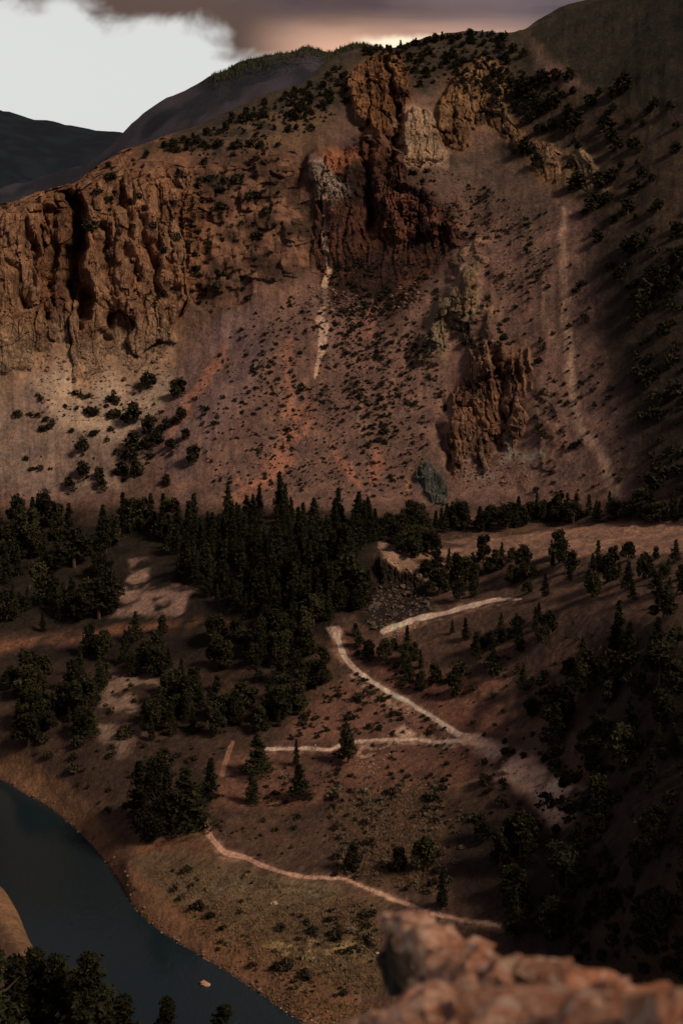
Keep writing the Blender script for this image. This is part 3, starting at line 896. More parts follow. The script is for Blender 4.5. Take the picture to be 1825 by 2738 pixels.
H1 = hill('hill', [(-1500, 700), (-300, 560), (250, 430), (330, 355), (400, 300), (470, 258), (560, 208), (640, 172), (700, 150), (760, 135), (810, 131), (850, 140), (890, 142), (930, 130), (980, 120), (1040, 135), (1300, 200), (2400, 300)], 1500, 620, (26, 25, 28), (46, 40, 43), 4)
H2 = hill('hill', [(-1500, 60), (-600, 150), (-200, 230), (0, 292), (100, 318), (200, 340), (330, 357), (500, 390), (1200, 460), (2400, 420)], 3200, 1900, (10, 15, 19), (16, 22, 26), 40)

# ------------------------------------------------------------------ plants
def rand_dirs(n):
    d = rng.normal(size=(n, 3)); return d / np.linalg.norm(d, axis=1, keepdims=True)


def leaf_tris(p, size, up=0.25):
    """A small, randomly tilted triangle at each point."""
    n = len(p)
    a = rand_dirs(n); b = rand_dirs(n); a[:, 2] += up
    s = size * rng.uniform(0.6, 1.4, (n, 1))
    co = np.stack([p - a * s * 0.6 - b * s * 0.45, p + b * s * 0.75, p + a * s * 0.9], 1).reshape(-1, 3)
    return co, np.arange(3 * n).reshape(-1, 3)


def tube(path, rad, sides=6):
    path = np.array(path, float); n = len(path)
    ang = np.linspace(0, 2 * math.pi, sides, endpoint=False)
    co = []
    for i in range(n):
        t = path[min(i + 1, n - 1)] - path[max(i - 1, 0)]
        t /= np.linalg.norm(t) + 1e-9
        s = np.cross(t, (0.3, 0.9, 0.2)); s /= np.linalg.norm(s)
        q = np.cross(t, s)
        co.append(path[i] + rad[i] * (np.cos(ang)[:, None] * s + np.sin(ang)[:, None] * q))
    f = []
    for i in range(n - 1):
        for k in range(sides):
            a, b = i * sides + k, i * sides + (k + 1) % sides
            f += [(a, b, b + sides), (a, b + sides, a + sides)]
    return np.concatenate(co), np.array(f)


def join(parts):
    co, fa, o = [], [], 0
    for c, f in parts:
        co.append(c); fa.append(np.asarray(f) + o); o += len(c)
    return np.concatenate(co), np.concatenate(fa)


def trunk(h, r, lean, limbs, reach):
    p = [(0, 0, -0.4), (lean * 0.2, 0, h * 0.3), (lean * 0.5, lean * 0.3, h * 0.65), (lean, lean * 0.5, h)]
    parts = [tube(p, [r * 1.25, r, r * 0.6, r * 0.15])]
    for i in range(limbs):
        t = rng.uniform(0.25, 0.85); a = rng.uniform(0, 6.28)
        b = np.array((lean * t, lean * t * 0.4, h * t))
        l = reach * rng.uniform(0.5, 1.0)
        parts.append(tube([b, b + np.array((math.cos(a), math.sin(a), 0.35)) * l * 0.5, b + np.array((math.cos(a), math.sin(a), 0.75)) * l], [r * 0.4, r * 0.25, r * 0.06], 4))
    return join(parts)


def juniper_crown(n=1500, wide=0.40):
    """Unit height; lobes heaped unevenly round a leaning stem."""
    P = []
    L = rng.integers(9, 14)
    for i in range(L):
        t = rng.uniform(0.16, 0.86)
        rad = wide * (1 - 0.62 * t ** 1.7) * rng.uniform(0.3, 0.75)
        a = rng.uniform(0, 6.28)
        c = np.array((math.cos(a) * rad, math.sin(a) * rad, t))
        s = np.array((1, 1, 1.15)) * rng.uniform(0.10, 0.19) * (1.15 - 0.5 * t)
        k = int(n / L)
        P.append(c + rand_dirs(k) * s * rng.uniform(0.45, 1.05, (k, 1)) ** 0.6)
    k = n // 6
    P.append(np.c_[rng.normal(0, 0.07, (k, 2)), rng.uniform(0.3, 1.0, k)] * np.array((1, 1, 1)))
    return np.concatenate(P)


def pine_crown(n=1500, wide=0.19):
    P = []
    tiers = 13
    for i in range(tiers):
        t = 0.14 + 0.84 * (i / (tiers - 1))
        rad = wide * (1 - t) ** 0.95 * rng.uniform(0.75, 1.25) + 0.008
        br = max(3, int(9 * (1 - t)) + 2)
        for b in range(br):
            a = rng.uniform(0, 6.28); l = rad * rng.uniform(0.6, 1.2)
            k = max(6, int(n / tiers / br))
            s = rng.uniform(0.1, 1, k) ** 0.7
            P.append(np.c_[np.cos(a) * l * s, np.sin(a) * l * s, t - 0.05 * s * (1 - t) - 0.01 + 0 * s] + rng.normal(0, 0.013 + 0.018 * (1 - t), (k, 3)))
    return np.concatenate(P)


def crown_mesh(name, P, size, mat):
    co, f = leaf_tris(P, size)
    return mesh_np(name, co, f, [mat])


JUN, PINE, SMALL, SMALLD = [], [], [], []
for i in range(7):
    P = juniper_crown(1500, (0.42, 0.36, 0.48, 0.32, 0.40, 0.52, 0.30)[i])
    JUN.append((crown_mesh('juniper_crown', P, 0.062, M_JUN), mesh_np('juniper_trunk', *trunk(0.72, 0.032, rng.uniform(-0.06, 0.06), 5, 0.24), [M_BARK])))
for i in range(6):
    P = pine_crown(2300, (0.23, 0.20, 0.26, 0.17, 0.22, 0.28)[i])
    PINE.append((crown_mesh('pine_crown', P, 0.034, M_PINE), mesh_np('pine_trunk', *trunk(0.95, 0.020, 0.01, 5, 0.1), [M_BARK])))
for i in range(6):          # far trees: crown and stem in one mesh
    P = juniper_crown(420, 0.42) if i < 3 else pine_crown(420, 0.20)
    c1 = leaf_tris(P, 0.10); c2 = trunk(0.6, 0.03, 0, 0, 0)
    co, f = join([c1, c2])
    SMALLD.append((co, f, len(c1[1])))
    SMALL.append(mesh_np('tree', co, f, [M_JUN if i < 3 else M_PINE, M_BARK], np.r_[np.zeros(len(c1[1])), np.ones(len(c2[1]))]))
BIGP = []
for i in range(3):
    P = pine_crown(9000, (0.22, 0.26, 0.19)[i])
    BIGP.append((crown_mesh('pine_crown', P, 0.017, M_PINE), mesh_np('pine_trunk', *trunk(0.95, 0.016, 0.01, 6, 0.1), [M_BARK])))
P = juniper_crown(7000, 0.42)
JUN.append((crown_mesh('juniper_crown', P, 0.03, M_JUN), mesh_np('juniper_trunk', *trunk(0.72, 0.032, 0.03, 6, 0.24), [M_BARK])))
SHR = []
for i in range(5):
    n = 150
    P = rand_dirs(n) * rng.uniform(0.5, 1.0, (n, 1)) * np.array((0.62, 0.62, 0.5)) + (0, 0, 0.32)
    P += np.sin(P * 5 + i)[:, [1, 2, 0]] * 0.12
    P[:, 2] = np.abs(P[:, 2])
    co, f = leaf_tris(P, 0.26)
    SHR.append((co, f, mesh_np('shrub', co, f, [M_SHRUB]), mesh_np('sagebrush', co, f, [M_SAGE])))

REG = {}
def reg(o, group, px, py, size):
    if o is not None and group:
        REG.setdefault(group, []).append((o, px, py, size))
    return o


def name_each(group, what, where, sizes=('taller', 'shorter'), ncol=6, nrow=3):
    """Labels that tell a repeat by its size and its place within its stand."""
    L = REG.get(group, [])
    if not L:
        return
    xs = np.array([q[1] for q in L]); ys = np.array([q[2] for q in L]); sz = np.array([q[3] for q in L])
    cols = {6: ['far left', 'left', 'inner left', 'inner right', 'right', 'far right'], 4: ['far left', 'inner left', 'inner right', 'far right']}[ncol]
    rws = {3: ['upper', 'middle', 'lower'], 2: ['upper', 'lower']}[nrow]
    ci = np.minimum((np.argsort(np.argsort(xs)) * ncol) // len(L), ncol - 1)
    for c in range(ncol):
        k = np.flatnonzero(ci == c)
        if len(k) == 0:
            continue
        ri = np.minimum((np.argsort(np.argsort(ys[k])) * nrow) // len(k), nrow - 1)
        for r in range(nrow):
            kk = k[ri == r]
            if len(kk) == 0:
                continue
            md = np.median(sz[kk])
            for i in kk:
                sw = sizes[0] if sz[i] > md else sizes[1]
                L[i][0]['label'] = f'{sw} {what} at the {rws[r]} {cols[c]} {where}'
                L[i][0]['group'] = group


TRAIL_PTS = np.concatenate([smooth_line(t[1])[:, :2] for t in TRAILS])
def hides_trail(px, py, w, h):
    return bool(((np.abs(TRAIL_PTS[:, 0] - px) < w + 6) & (TRAIL_PTS[:, 1] < py + 8) & (TRAIL_PTS[:, 1] > py - h - 4)).any())


FAR = []
def tree(kind, px, py, hpx, label, group, wide=1.0, parts=True, free=False, sink=0.0, variant=None, name=None):
    """A tree whose foot stands on the ground seen at a pixel, as tall as it measures there."""
    p = ground(px, py)
    if p is None:
        return None
    dist = p.length
    h = hpx * dist / FPX / 0.97
    wide = wide * rng.uniform(0.88, 1.12)
    if not free and hides_trail(px, py, hpx * 0.3 * wide, hpx):
        return None
    p.z -= sink + 0.1
    rz = rng.uniform(0, 6.28)
    sc = (h * wide, h * wide, h)
    if parts:
        lib = JUN if kind == 'juniper' else PINE
        cr, tr = lib[rng.integers(6) if variant is None else variant]
        root = link(name or kind + '_tree', None, label, 'tree', group, loc=p, rotz=rz, scale=sc)
        link('crown', cr, parent=root)
        link('trunk', tr, parent=root)
    else:
        i = rng.integers(3) + (0 if kind == 'juniper' else 3)
        if group is None:
            FAR.append((i, p, rz, h, h * wide))
            return None
        root = link(kind + '_tree', SMALL[i], label, 'tree', group, loc=p, rotz=rz, scale=sc)
    return reg(root, group, px, py, hpx)


def scatter(poly, n, mind=0.0, tries=30):
    q = np.array(poly, float); x0, y0 = q.min(0); x1, y1 = q.max(0)
    out = []
    for _ in range(60):
        if len(out) >= n:
            break
        P = np.c_[rng.uniform(x0, x1, 2 * n + 8), rng.uniform(y0, y1, 2 * n + 8)]
        P = P[poly_sd(P[:, 0].astype(np.float32), P[:, 1].astype(np.float32), poly) > 0]
        for x, y in P:
            if len(out) >= n:
                break
            if mind and any((x - a) ** 2 + ((y - b) * 1.6) ** 2 < mind * mind for a, b in out):
                continue
            out.append((float(x), float(y)))
    return out

# single trees that stand out
SOLO = [
 ('juniper', 930, 2040, 92, 0.95, 'rounded dark juniper hiding part of the straight middle trail leg', 0),
 ('juniper', 432, 2232, 205, 0.85, 'large dense dark tree standing over the river bend where the lower trail starts', 7),
 ('pine', 500, 2222, 165, 1.7, 'dark pointed tree beside the large dense one where the lower trail starts', 2),
 ('pine', 378, 2190, 150, 1.7, 'dark pointed tree on the river side of the large dense one', 0),
 ('pine', 792, 2045, 68, 1.0, 'slim dark columnar tree crossing the middle trail leg', 3),
 ('pine', 800, 2135, 92, 1.5, 'bushy conical tree just below the middle trail leg', 5),
 ('pine', 688, 2075, 110, 1.7, 'broad dark tree standing at the dim end of the middle trail leg', 2),
 ('pine', 675, 2150, 88, 1.5, 'dark tree halfway between the middle trail leg and the lower trail', 0),
 ('juniper', 945, 2330, 78, 0.9, 'scraggy olive juniper right above the lower trail bend', 3),
 ('juniper', 1065, 2335, 70, 1.1, 'rounded olive juniper on the slope above the foreground rock tip', 2),
 ('pine', 1180, 2430, 95, 1.0, 'narrow dark tree behind the lower trail above the foreground rock', 1),
 ('pine', 1372, 2505, 130, 1.1, 'dark tree at the end of the lower trail where it meets the foreground rock', 0),
 ('juniper', 1222, 1860, 90, 1.1, 'dense dark juniper on red soil above the switchback', 1),
 ('juniper', 930, 1590, 110, 1.25, 'mid green rounded tree at the edge of the dark forest beside the talus', 5),
 ('pine', 565, 2140, 110, 1.4, 'dark tree beside the short bent end of the middle trail', 4),
 ('juniper', 1135, 2330, 95, 1.0, 'dark juniper on the brushy slope next to the rounded olive one', 4),
]
for kd, px, py, hp, wd, lb, vr in SOLO:
    tree(kd, px, py, hp, lb, None, wide=wd, free=True, variant=vr)

G1 = 'conifers of the dark forest belt at the foot of the mountain'
for x, y in sorted(scatter([(430, 1420), (600, 1385), (860, 1378), (1010, 1385), (1010, 1440), (950, 1500), (930, 1600), (860, 1660), (640, 1660), (470, 1560)], 196, 13), key=lambda q: q[1]):
    if noise3(np.array([x / 60.0]), np.array([y / 30.0]), np.array([8.1]))[0] < -0.42:
        continue
    tree('pine', x, y, rng.uniform(44, 84) + 42 * rng.random() ** 3 * (0.75 if x > 930 else 1), 'slender dark conifer in the dense forest belt under the scree', G1, wide=rng.uniform(0.9, 1.35), sink=0.3)
G2 = 'trees in the shaded wood beside the dirt bank across the river'
for x, y in scatter([(-40, 1430), (160, 1390), (430, 1390), (470, 1430), (470, 1640), (250, 1680), (-40, 1730)], 62, 24):
    if poly_sd(np.array([x]), np.array([y]), [(300, 1680), (340, 1500), (420, 1500), (500, 1570), (480, 1660)])[0] > -8:
        continue
    tree('pine' if rng.random() < 0.45 else 'juniper', x, y, rng.uniform(52, 112), 'bushy dark juniper in the open wood above the orange dirt bank', G2, wide=rng.uniform(0.9, 1.25))
G3 = 'trees of the thin treeline at the foot of the ribbed pillar'
for x, y in scatter([(1050, 1400), (1300, 1392), (1560, 1372), (1900, 1372), (1900, 1402), (1560, 1400), (1300, 1425), (1060, 1432)], 62, 13):
    tree('pine' if rng.random() < 0.55 else 'juniper', x, y, rng.uniform(38, 66), 'small dark tree in the thin treeline along the back of the terrace', G3, wide=1.25)
G4 = 'trees dotted over the tan terrace'
for x, y in scatter([(1060, 1440), (1330, 1500), (1500, 1490), (1860, 1500), (1860, 1610), (1500, 1600), (1200, 1610), (1130, 1560)], 56, 26):
    tree('pine' if rng.random() < 0.4 else 'juniper', x, y, rng.uniform(34, 76), 'olive green juniper standing on the tan terrace above the highest trail', G4, wide=rng.uniform(1.0, 1.3))
for x, y in scatter([(1030, 1430), (1130, 1430), (1160, 1500), (1060, 1480)], 12, 20):
    tree('juniper', x, y, rng.uniform(42, 64), 'olive juniper growing on the ledge over the basalt wall', 'junipers on the basalt ledge', wide=1.3)
G5 = 'trees on the steep ground between the forest belt and the middle trail'
for x, y in scatter([(430, 1690), (860, 1700), (900, 1760), (860, 1830), (760, 1960), (640, 1960), (300, 1990), (60, 2010), (20, 1830), (240, 1740)], 112, 22):
    if poly_sd(np.array([x]), np.array([y]), [(250, 1990), (290, 1840), (420, 1840), (400, 1920), (330, 2030)])[0] > 0:
        continue
    tree('pine' if rng.random() < 0.4 else 'juniper', x, y, rng.uniform(40, 92), 'dark juniper on the steep shaded slope above the river bend', G5, wide=rng.uniform(0.95, 1.3))
for x, y in scatter([(620, 1640), (860, 1650), (985, 1600), (1000, 1650), (880, 1672), (872, 1740), (760, 1790), (640, 1760)], 30, 20):
    tree('pine' if rng.random() < 0.5 else 'juniper', x, y, rng.uniform(44, 84), None, G5, wide=rng.uniform(1.0, 1.3))
G6 = 'trees beside the upper trail leg'
for x, y in scatter([(900, 1690), (1060, 1690), (1400, 1630), (1500, 1700), (1320, 1800), (1120, 1850), (980, 1760)], 40, 26):
    tree('pine' if rng.random() < 0.4 else 'juniper', x, y, rng.uniform(30, 70), 'dark juniper on the brushy slope between the two upper trail legs', G6, wide=rng.uniform(1.0, 1.4))
G7 = 'trees on the dark brushy hillside past the switchback'
for x, y in scatter([(1330, 1800), (1500, 1640), (1880, 1640), (1880, 2420), (1620, 2560), (1400, 2470), (1180, 2330), (1230, 2180), (1480, 2280), (1600, 2150), (1560, 2040), (1450, 1980)], 54, 44):
    tree('juniper' if rng.random() < 0.6 else 'pine', x, y, rng.uniform(56, 120), 'dark tree on the brush covered hillside past the switchback', G7, wide=rng.uniform(1.0, 1.4))
G8 = 'tall pines on the shaded near bank'
for x, tip in ((-20, 2545), (40, 2560), (95, 2540), (150, 2558), (205, 2590), (238, 2555), (285, 2640), (60, 2620), (130, 2640), (330, 2665), (445, 2668), (600, 2690), (10, 2660), (190, 2680)):
    a, e = az_el(x, tip)
    r = rng.uniform(215, 245)
    base = Vector((r * math.sin(a), r * math.cos(a), -144.5))
    h = r * math.tan(e) - base.z
    if h < 6:
        continue
    root = link('pine_tree', None, 'tall black green pine on the near river bank, seen from above', 'tree', G8, loc=base, rotz=rng.uniform(0, 6), scale=(h * 1.35, h * 1.35, h))
    cr, tr = BIGP[rng.integers(3)]
    link('crown', cr, parent=root); link('trunk', tr, parent=root)
    reg(root, G8, x, tip, h)
# sparse trees high on the mountain
G9 = 'little trees on the mountain crest'
for x in np.concatenate([rng.uniform(965, 1370, 46), rng.uniform(985, 1240, 12)]):
    y = float(np.interp(x, [965, 1040, 1110, 1160, 1220, 1290, 1370], [133, 133, 116, 103, 95, 92, 92])) + rng.uniform(1, 9)
    tree('pine' if rng.random() < 0.5 else 'juniper', float(x), y, rng.uniform(8, 18), 'tiny tree on the skyline of the mountain crest', G9, wide=1.5, parts=False, free=True)
for x, y in scatter([(980, 150), (1200, 105), (1360, 110), (1500, 260), (1420, 330), (1200, 190), (1110, 250), (1100, 190)], 85, 10):
    tree('juniper', x, y, rng.uniform(10, 24), None, None, wide=1.5, parts=False, free=True)
for x, y in scatter([(380, 425), (600, 320), (800, 245), (920, 175), (935, 280), (850, 330), (700, 400), (540, 410)], 75, 14):
    tree('juniper', x, y, rng.uniform(10, 24), None, None, wide=1.5, parts=False, free=True)
for x, y in scatter([(1330, 240), (1520, 200), (1860, 300), (1880, 800), (1700, 900), (1560, 620), (1400, 420)], 75, 26):
    tree('juniper', x, y, rng.uniform(16, 46), None, None, wide=1.6, parts=False, free=True)
for x, y in scatter([(380, 1040), (480, 1030), (560, 1260), (430, 1320), (200, 1330), (60, 1290), (280, 1180)], 20, 34):
    tree('juniper', x, y, rng.uniform(30, 58), None, None, wide=1.3, parts=False, free=True)

# ------------------------------------------------------------------ shrubs
cand = []
def brush(poly, n, lo, hi, sage=0.0, trail_ok=False):
    for x, y in scatter(poly, int(n * 1.5)):
        if noise3(np.array([x / 55.0]), np.array([y / 80.0]), np.array([3.3]))[0] < rng.uniform(-0.6, 0.4):
            continue
        h = rng.uniform(lo, hi) * (0.5 + 1.0 * rng.random() ** 3)
        if not trail_ok and hides_trail(x, y, h * 0.15 - 4, h * 0.8):
            continue
        p = ground(x, y)
        if p is not None:
            cand.append((h, p, h * p.length / FPX, rng.random() < sage))
SCREE = [(560, 1290), (640, 1080), (700, 900), (780, 780), (900, 800), (1000, 790), (1120, 800), (1150, 900), (1200, 960), (1190, 1120), (1130, 1230), (1100, 1330), (880, 1340)]
brush(SCREE, 1500, 4, 9)
brush([(880, 830), (1120, 780), (1160, 930), (1120, 1100), (980, 1250), (900, 1000)], 750, 4, 10)
brush([(860, 700), (1130, 690), (1200, 760), (1100, 900), (900, 830)], 260, 5, 11)
brush([(1100, 440), (1260, 480), (1400, 560), (1480, 700), (1360, 860), (1260, 650), (1130, 560)], 420, 4, 10)
brush([(1240, 640), (1460, 560), (1620, 900), (1680, 1300), (1420, 1330), (1420, 900)], 190, 6, 16)
brush([(1180, 840), (1300, 800), (1420, 860), (1400, 920), (1240, 940)], 70, 8, 20)
brush([(1660, 700), (1860, 500), (1880, 1340), (1740, 1340)], 150, 14, 36)
brush([(480, 1200), (560, 940), (700, 820), (640, 1080), (560, 1260)], 90, 5, 11)
brush([(520, 440), (760, 420), (740, 760), (560, 860), (480, 780)], 230, 6, 18)
brush([(150, 480), (420, 400), (520, 480), (470, 800), (380, 900)], 60, 8, 22)
brush([(980, 150), (1300, 110), (1480, 260), (1420, 330), (1180, 240)], 260, 5, 12)
brush([(400, 420), (800, 250), (920, 180), (930, 300), (700, 420)], 320, 5, 12)
brush([(40, 1060), (420, 1040), (520, 1230), (300, 1320), (60, 1260)], 90, 8, 24)
brush([(760, 1985), (860, 1850), (940, 1790), (1060, 1880), (1220, 1960)], 150, 5, 15)
brush([(960, 1990), (1230, 1990), (1300, 2060), (1180, 2110), (860, 2150), (700, 2160), (720, 2060)], 190, 4, 12, 0.15)
brush([(880, 2110), (1200, 2090), (1290, 2200), (1180, 2400), (980, 2370), (880, 2340)], 400, 5, 16, 0.45)
brush([(560, 2230), (860, 2150), (900, 2330), (640, 2280)], 60, 5, 12, 0.2)
brush([(420, 2330), (640, 2320), (1000, 2400), (1010, 2560), (900, 2620), (700, 2600), (480, 2450)], 120, 5, 15, 0.4)
brush([(800, 2440), (1000, 2420), (1010, 2580), (860, 2560)], 110, 6, 18, 0.2)
brush([(1180, 1800), (1420, 1740), (1560, 1900), (1640, 2150), (1560, 2280), (1300, 2200), (1280, 2000)], 170, 8, 24)
brush([(1420, 1720), (1880, 1660), (1880, 2480), (1600, 2500), (1480, 2280)], 230, 14, 36)
brush([(1330, 2400), (1880, 2380), (1880, 2640), (1500, 2560)], 160, 14, 34)
brush([(920, 1730), (1010, 1760), (1200, 1830), (1180, 1900), (1060, 1840)], 70, 6, 16)
brush([(0, 1780), (300, 1780), (640, 1980), (560, 2180), (330, 2230), (120, 2080)], 90, 10, 26)
brush([(500, 2500), (760, 2640), (980, 2690), (960, 2640), (760, 2600)], 60, 6, 16, 0.2)
for x, y, h in ((528, 2430, 26), (560, 2455, 20), (765, 2590, 34), (815, 2610, 24), (672, 2590, 16), (500, 2330, 20), (468, 2380, 16)):
    p = ground(x, y)
    cand.append((h, p, h * p.length / FPX, False))
cand.sort(key=lambda t: -t[0])
stuff_parts = {False: [], True: []}
for i, (h, p, sz, sg) in enumerate(cand):
    rz = rng.uniform(0, 6.28); w = rng.uniform(0.8, 1.25)
    if i < 298:
        m = SHR[i % 5]
        zb = p.z
        if sg:
            lb, gr = 'pale grey sagebrush clump with a dark underside on open ground', 'large clumps of sagebrush'
        elif zb > -95:
            lb, gr = 'dark scrub bush on the mountain face above the treeline', 'large bushes on the mountain face'
        elif p.x > 55:
            lb, gr = 'dark scrub bush on the brown hillside past the switchback', 'large bushes past the switchback'
        elif p.x < -25:
            lb, gr = 'dark scrub bush near the river bend', 'large bushes near the river bend'
        else:
            lb, gr = 'dark scrub bush on the open slope around the trail legs', 'large bushes around the trail legs'
        ob = link('sagebrush' if sg else 'shrub', m[3] if sg else m[2], lb, 'shrub', gr, loc=(p.x, p.y, p.z - 0.05), rotz=rz, scale=(sz * w, sz * w, sz * 0.95))
        qx, qy = project(*[np.array(t_) for t_ in p])
        reg(ob, gr, float(qx), float(qy), h)
    else:
        co, f = SHR[i % 5][:2]
        k = rng.permutation(len(f))[:46]
        c, s = math.cos(rz), math.sin(rz)
        q = co[f[k]].reshape(-1, 3) * (1.0, 1.0, 0.95)
        cen = q.reshape(-1, 3, 3).mean(1, keepdims=True)
        q = (cen + (q.reshape(-1, 3, 3) - cen) * 1.5).reshape(-1, 3) * sz
        q = np.c_[q[:, 0] * c - q[:, 1] * s, q[:, 0] * s + q[:, 1] * c, q[:, 2] - 0.05] * (w, w, 1) + np.array(p)
        stuff_parts[sg].append((q, np.arange(len(q)).reshape(-1, 3)))
for sg, nm, mt in ((False, 'low_scrub', M_SHRUB), (True, 'sage_cover', M_SAGE)):
    co, f = join(stuff_parts[sg])
    link(nm, mesh_np(nm, co, f, [mt]), kind='stuff')

# dry grass over the meadow by the river and the slope above it
gp = []
for poly, n in (([(400, 2330), (640, 2330), (1010, 2420), (1020, 2660), (760, 2620), (500, 2470)], 2600), ([(880, 2120), (1180, 2090), (1180, 2400), (900, 2340)], 1500), ([(560, 2640), (740, 2640), (1000, 2700), (1000, 2738), (820, 2738)], 500)):
    for x, y in scatter(poly, n):
        if hides_trail(x, y, 3, 8):
            continue
        p = ground(x, y)
        if p is not None:
            gp.append(p)
gp = np.array(gp)
gp = np.repeat(gp, 5, 0) + rng.normal(0, 0.28, (len(gp) * 5, 3)) * (1, 1, 0)
hh = rng.uniform(0.25, 0.65, len(gp)); aa = rng.uniform(0, 6.28, len(gp))
dd = np.c_[np.cos(aa), np.sin(aa), 0 * aa] * 0.11
lean = rng.normal(0, 0.15, (len(gp), 3)); lean[:, 2] = hh
tri = np.stack([gp - dd, gp + dd, gp + lean], 1).reshape(-1, 3)
link('dry_grass', mesh_np('dry_grass', tri, np.arange(len(tri)).reshape(-1, 3), [M_GRASS]), kind='stuff')

# distant timber on the skyline of the hill behind
tp = []
A, zt, r0 = H1
for _ in range(1500):
    a = rng.uniform(-0.088, 0.05); z = float(np.interp(a, A, zt)) - rng.exponential(6)
    r = r0 - (float(np.interp(a, A, zt)) - z) * 2.0
    tp.append((r * math.sin(a), r * math.cos(a), z - 1.0))
tp = np.array(tp); n = len(tp); th = rng.uniform(2.2, 5.0, n); tw = th * 0.2
ring_ = [np.c_[np.cos(k * 2.094) * tw, np.sin(k * 2.094) * tw, 0 * tw] for k in range(3)]
tip = np.c_[0 * th, 0 * th, th]
co = np.stack([tp + ring_[0], tp + ring_[1], tp + ring_[2], tp + tip], 1).reshape(-1, 3)
fi = (np.arange(n)[:, None, None] * 4 + np.array([[0, 1, 3], [1, 2, 3], [2, 0, 3]])).reshape(-1, 3)
link('distant_forest', mesh_np('distant_forest', co, fi, [M_PINE]), kind='stuff')

# ------------------------------------------------------------------ stones and boulders
import bmesh
def rock_mesh(name, mat, seed, sub=2, rough=0.35, flat=0.7, smooth=False):
    bm = bmesh.new()
    bmesh.ops.create_icosphere(bm, subdivisions=sub, radius=1.0)
    co = np.array([v.co[:] for v in bm.verts])
    bm.verts.index_update()
    f = np.array([[v.index for v in q.verts] for q in bm.faces])
    bm.free()
    g_ = np.random.default_rng(seed)
    for _ in range(9):                                  # planes knocked off
        d = g_.normal(size=3); d /= np.linalg.norm(d)
        k = g_.uniform(0.55, 0.85)
        ex = np.maximum(co @ d - k, 0)
        co = co - ex[:, None] * d
    co = co * (1 + rough * noise3(co[:, 0] * 2 + seed, co[:, 1] * 2, co[:, 2] * 2)[:, None])
    co[:, 2] *= flat
    return mesh_np(name, co, f, [mat], smooth=smooth)
BOU = [rock_mesh('boulder', M_BASALT, 60 + i, 2, 0.4, 0.8) for i in range(5)]
for x, y in scatter([(965, 1640), (985, 1580), (1040, 1555), (1150, 1585), (1150, 1630), (1075, 1660), (1000, 1690)], 165, 7):
    p = ground(x, y)
    if p is None or hides_trail(x, y, 4, 6):
        continue
    s = rng.uniform(0.3, 0.75) + 0.9 * rng.random() ** 5
    o = link('boulder', BOU[rng.integers(5)], 'dark basalt boulder in the talus heap below the basalt wall', 'boulder', 'boulders of the basalt talus', loc=p, scale=(s * rng.uniform(0.8, 1.4), s, s * rng.uniform(0.7, 1.1)))
    reg(o, 'boulders of the basalt talus', x, y, s)
    o.rotation_euler = (rng.uniform(-0.4, 0.4), rng.uniform(-0.4, 0.4), rng.uniform(0, 6.28))
st = []
RK = [rock_mesh('stone', M_STONE, 80 + i, 1, 0.3, 0.7) for i in range(4)]
RKd = []
for me in RK:
    c = np.array([v.co[:] for v in me.vertices]); f = np.array([p.vertices[:] for p in me.polygons]); RKd.append((c, f))
    bpy.data.meshes.remove(me)
def rubble(poly, n, lo, hi):
    for x, y in scatter(poly, n):
        p = ground(x, y)
        if p is None:
            continue
        c, f = RKd[rng.integers(4)]
        a = rng.uniform(0, 6.28); s = rng.uniform(lo, hi) * (0.6 + rng.random() ** 3)
        q = np.c_[c[:, 0] * math.cos(a) - c[:, 1] * math.sin(a), c[:, 0] * math.sin(a) + c[:, 1] * math.cos(a), c[:, 2]] * s
        st.append((q + np.array(p), f))
rubble([(955, 1990), (1060, 1985), (1040, 2060), (980, 2090), (950, 2040)], 130, 0.12, 0.3)
rubble([(930, 1795), (1010, 1845), (1120, 1915), (1060, 1910), (960, 1850)], 110, 0.12, 0.32)
rubble([(1030, 1970), (1080, 1935), (1120, 1972)], 60, 0.14, 0.4)
rubble([(1010, 1700), (1120, 1655), (1120, 1680), (1050, 1710)], 90, 0.15, 0.4)
rubble([(1010, 1440), (1040, 1440), (1100, 1500), (1180, 1545), (1110, 1545), (1040, 1505), (1008, 1480)], 220, 0.15, 0.45)
rubble([(1270, 1990), (1440, 2040), (1560, 2200), (1480, 2220), (1400, 2100)], 120, 0.2, 0.7)
rubble([(900, 2020), (1180, 2000), (1180, 2100), (880, 2130)], 160, 0.06, 0.16)
rubble([(640, 2680), (800, 2690), (1000, 2720), (990, 2738), (800, 2738), (700, 2700)], 90, 0.12, 0.35)
n_tr = len(st)
rubble([(600, 1280), (680, 1000), (760, 800), (1000, 820), (1130, 900), (1180, 1100), (1100, 1320), (860, 1320)], 2600, 0.2, 0.55)
rubble([(1120, 470), (1400, 560), (1480, 760), (1380, 860), (1240, 640)], 700, 0.25, 0.7)
rubble([(60, 960), (440, 900), (470, 1020), (380, 1140), (120, 1120)], 420, 0.35, 1.1)
rubble([(820, 760), (1000, 800), (1120, 740), (1140, 800), (960, 860), (820, 820)], 420, 0.35, 1.2)
rubble([(1060, 420), (1190, 420), (1200, 470), (1100, 480)], 120, 0.3, 0.9)
rubble([(1190, 1230), (1400, 1210), (1420, 1290), (1230, 1310)], 200, 0.3, 1.0)
rubble([(1120, 900), (1280, 780), (1300, 850), (1180, 960)], 160, 0.3, 0.9)
for x_, y_ in smooth_line([(20, 2098), (127, 2158), (242, 2258), (319, 2356), (357, 2426), (434, 2496), (529, 2554), (663, 2637), (765, 2707), (820, 2745)], 5)[:, :2]:
    rubble([(x_ - 24, y_ - 16), (x_ + 26, y_ - 22), (x_ + 30, y_ + 10), (x_ - 14, y_ + 12)], 9, 0.15, 0.55)
co, f = join(st[n_tr:])
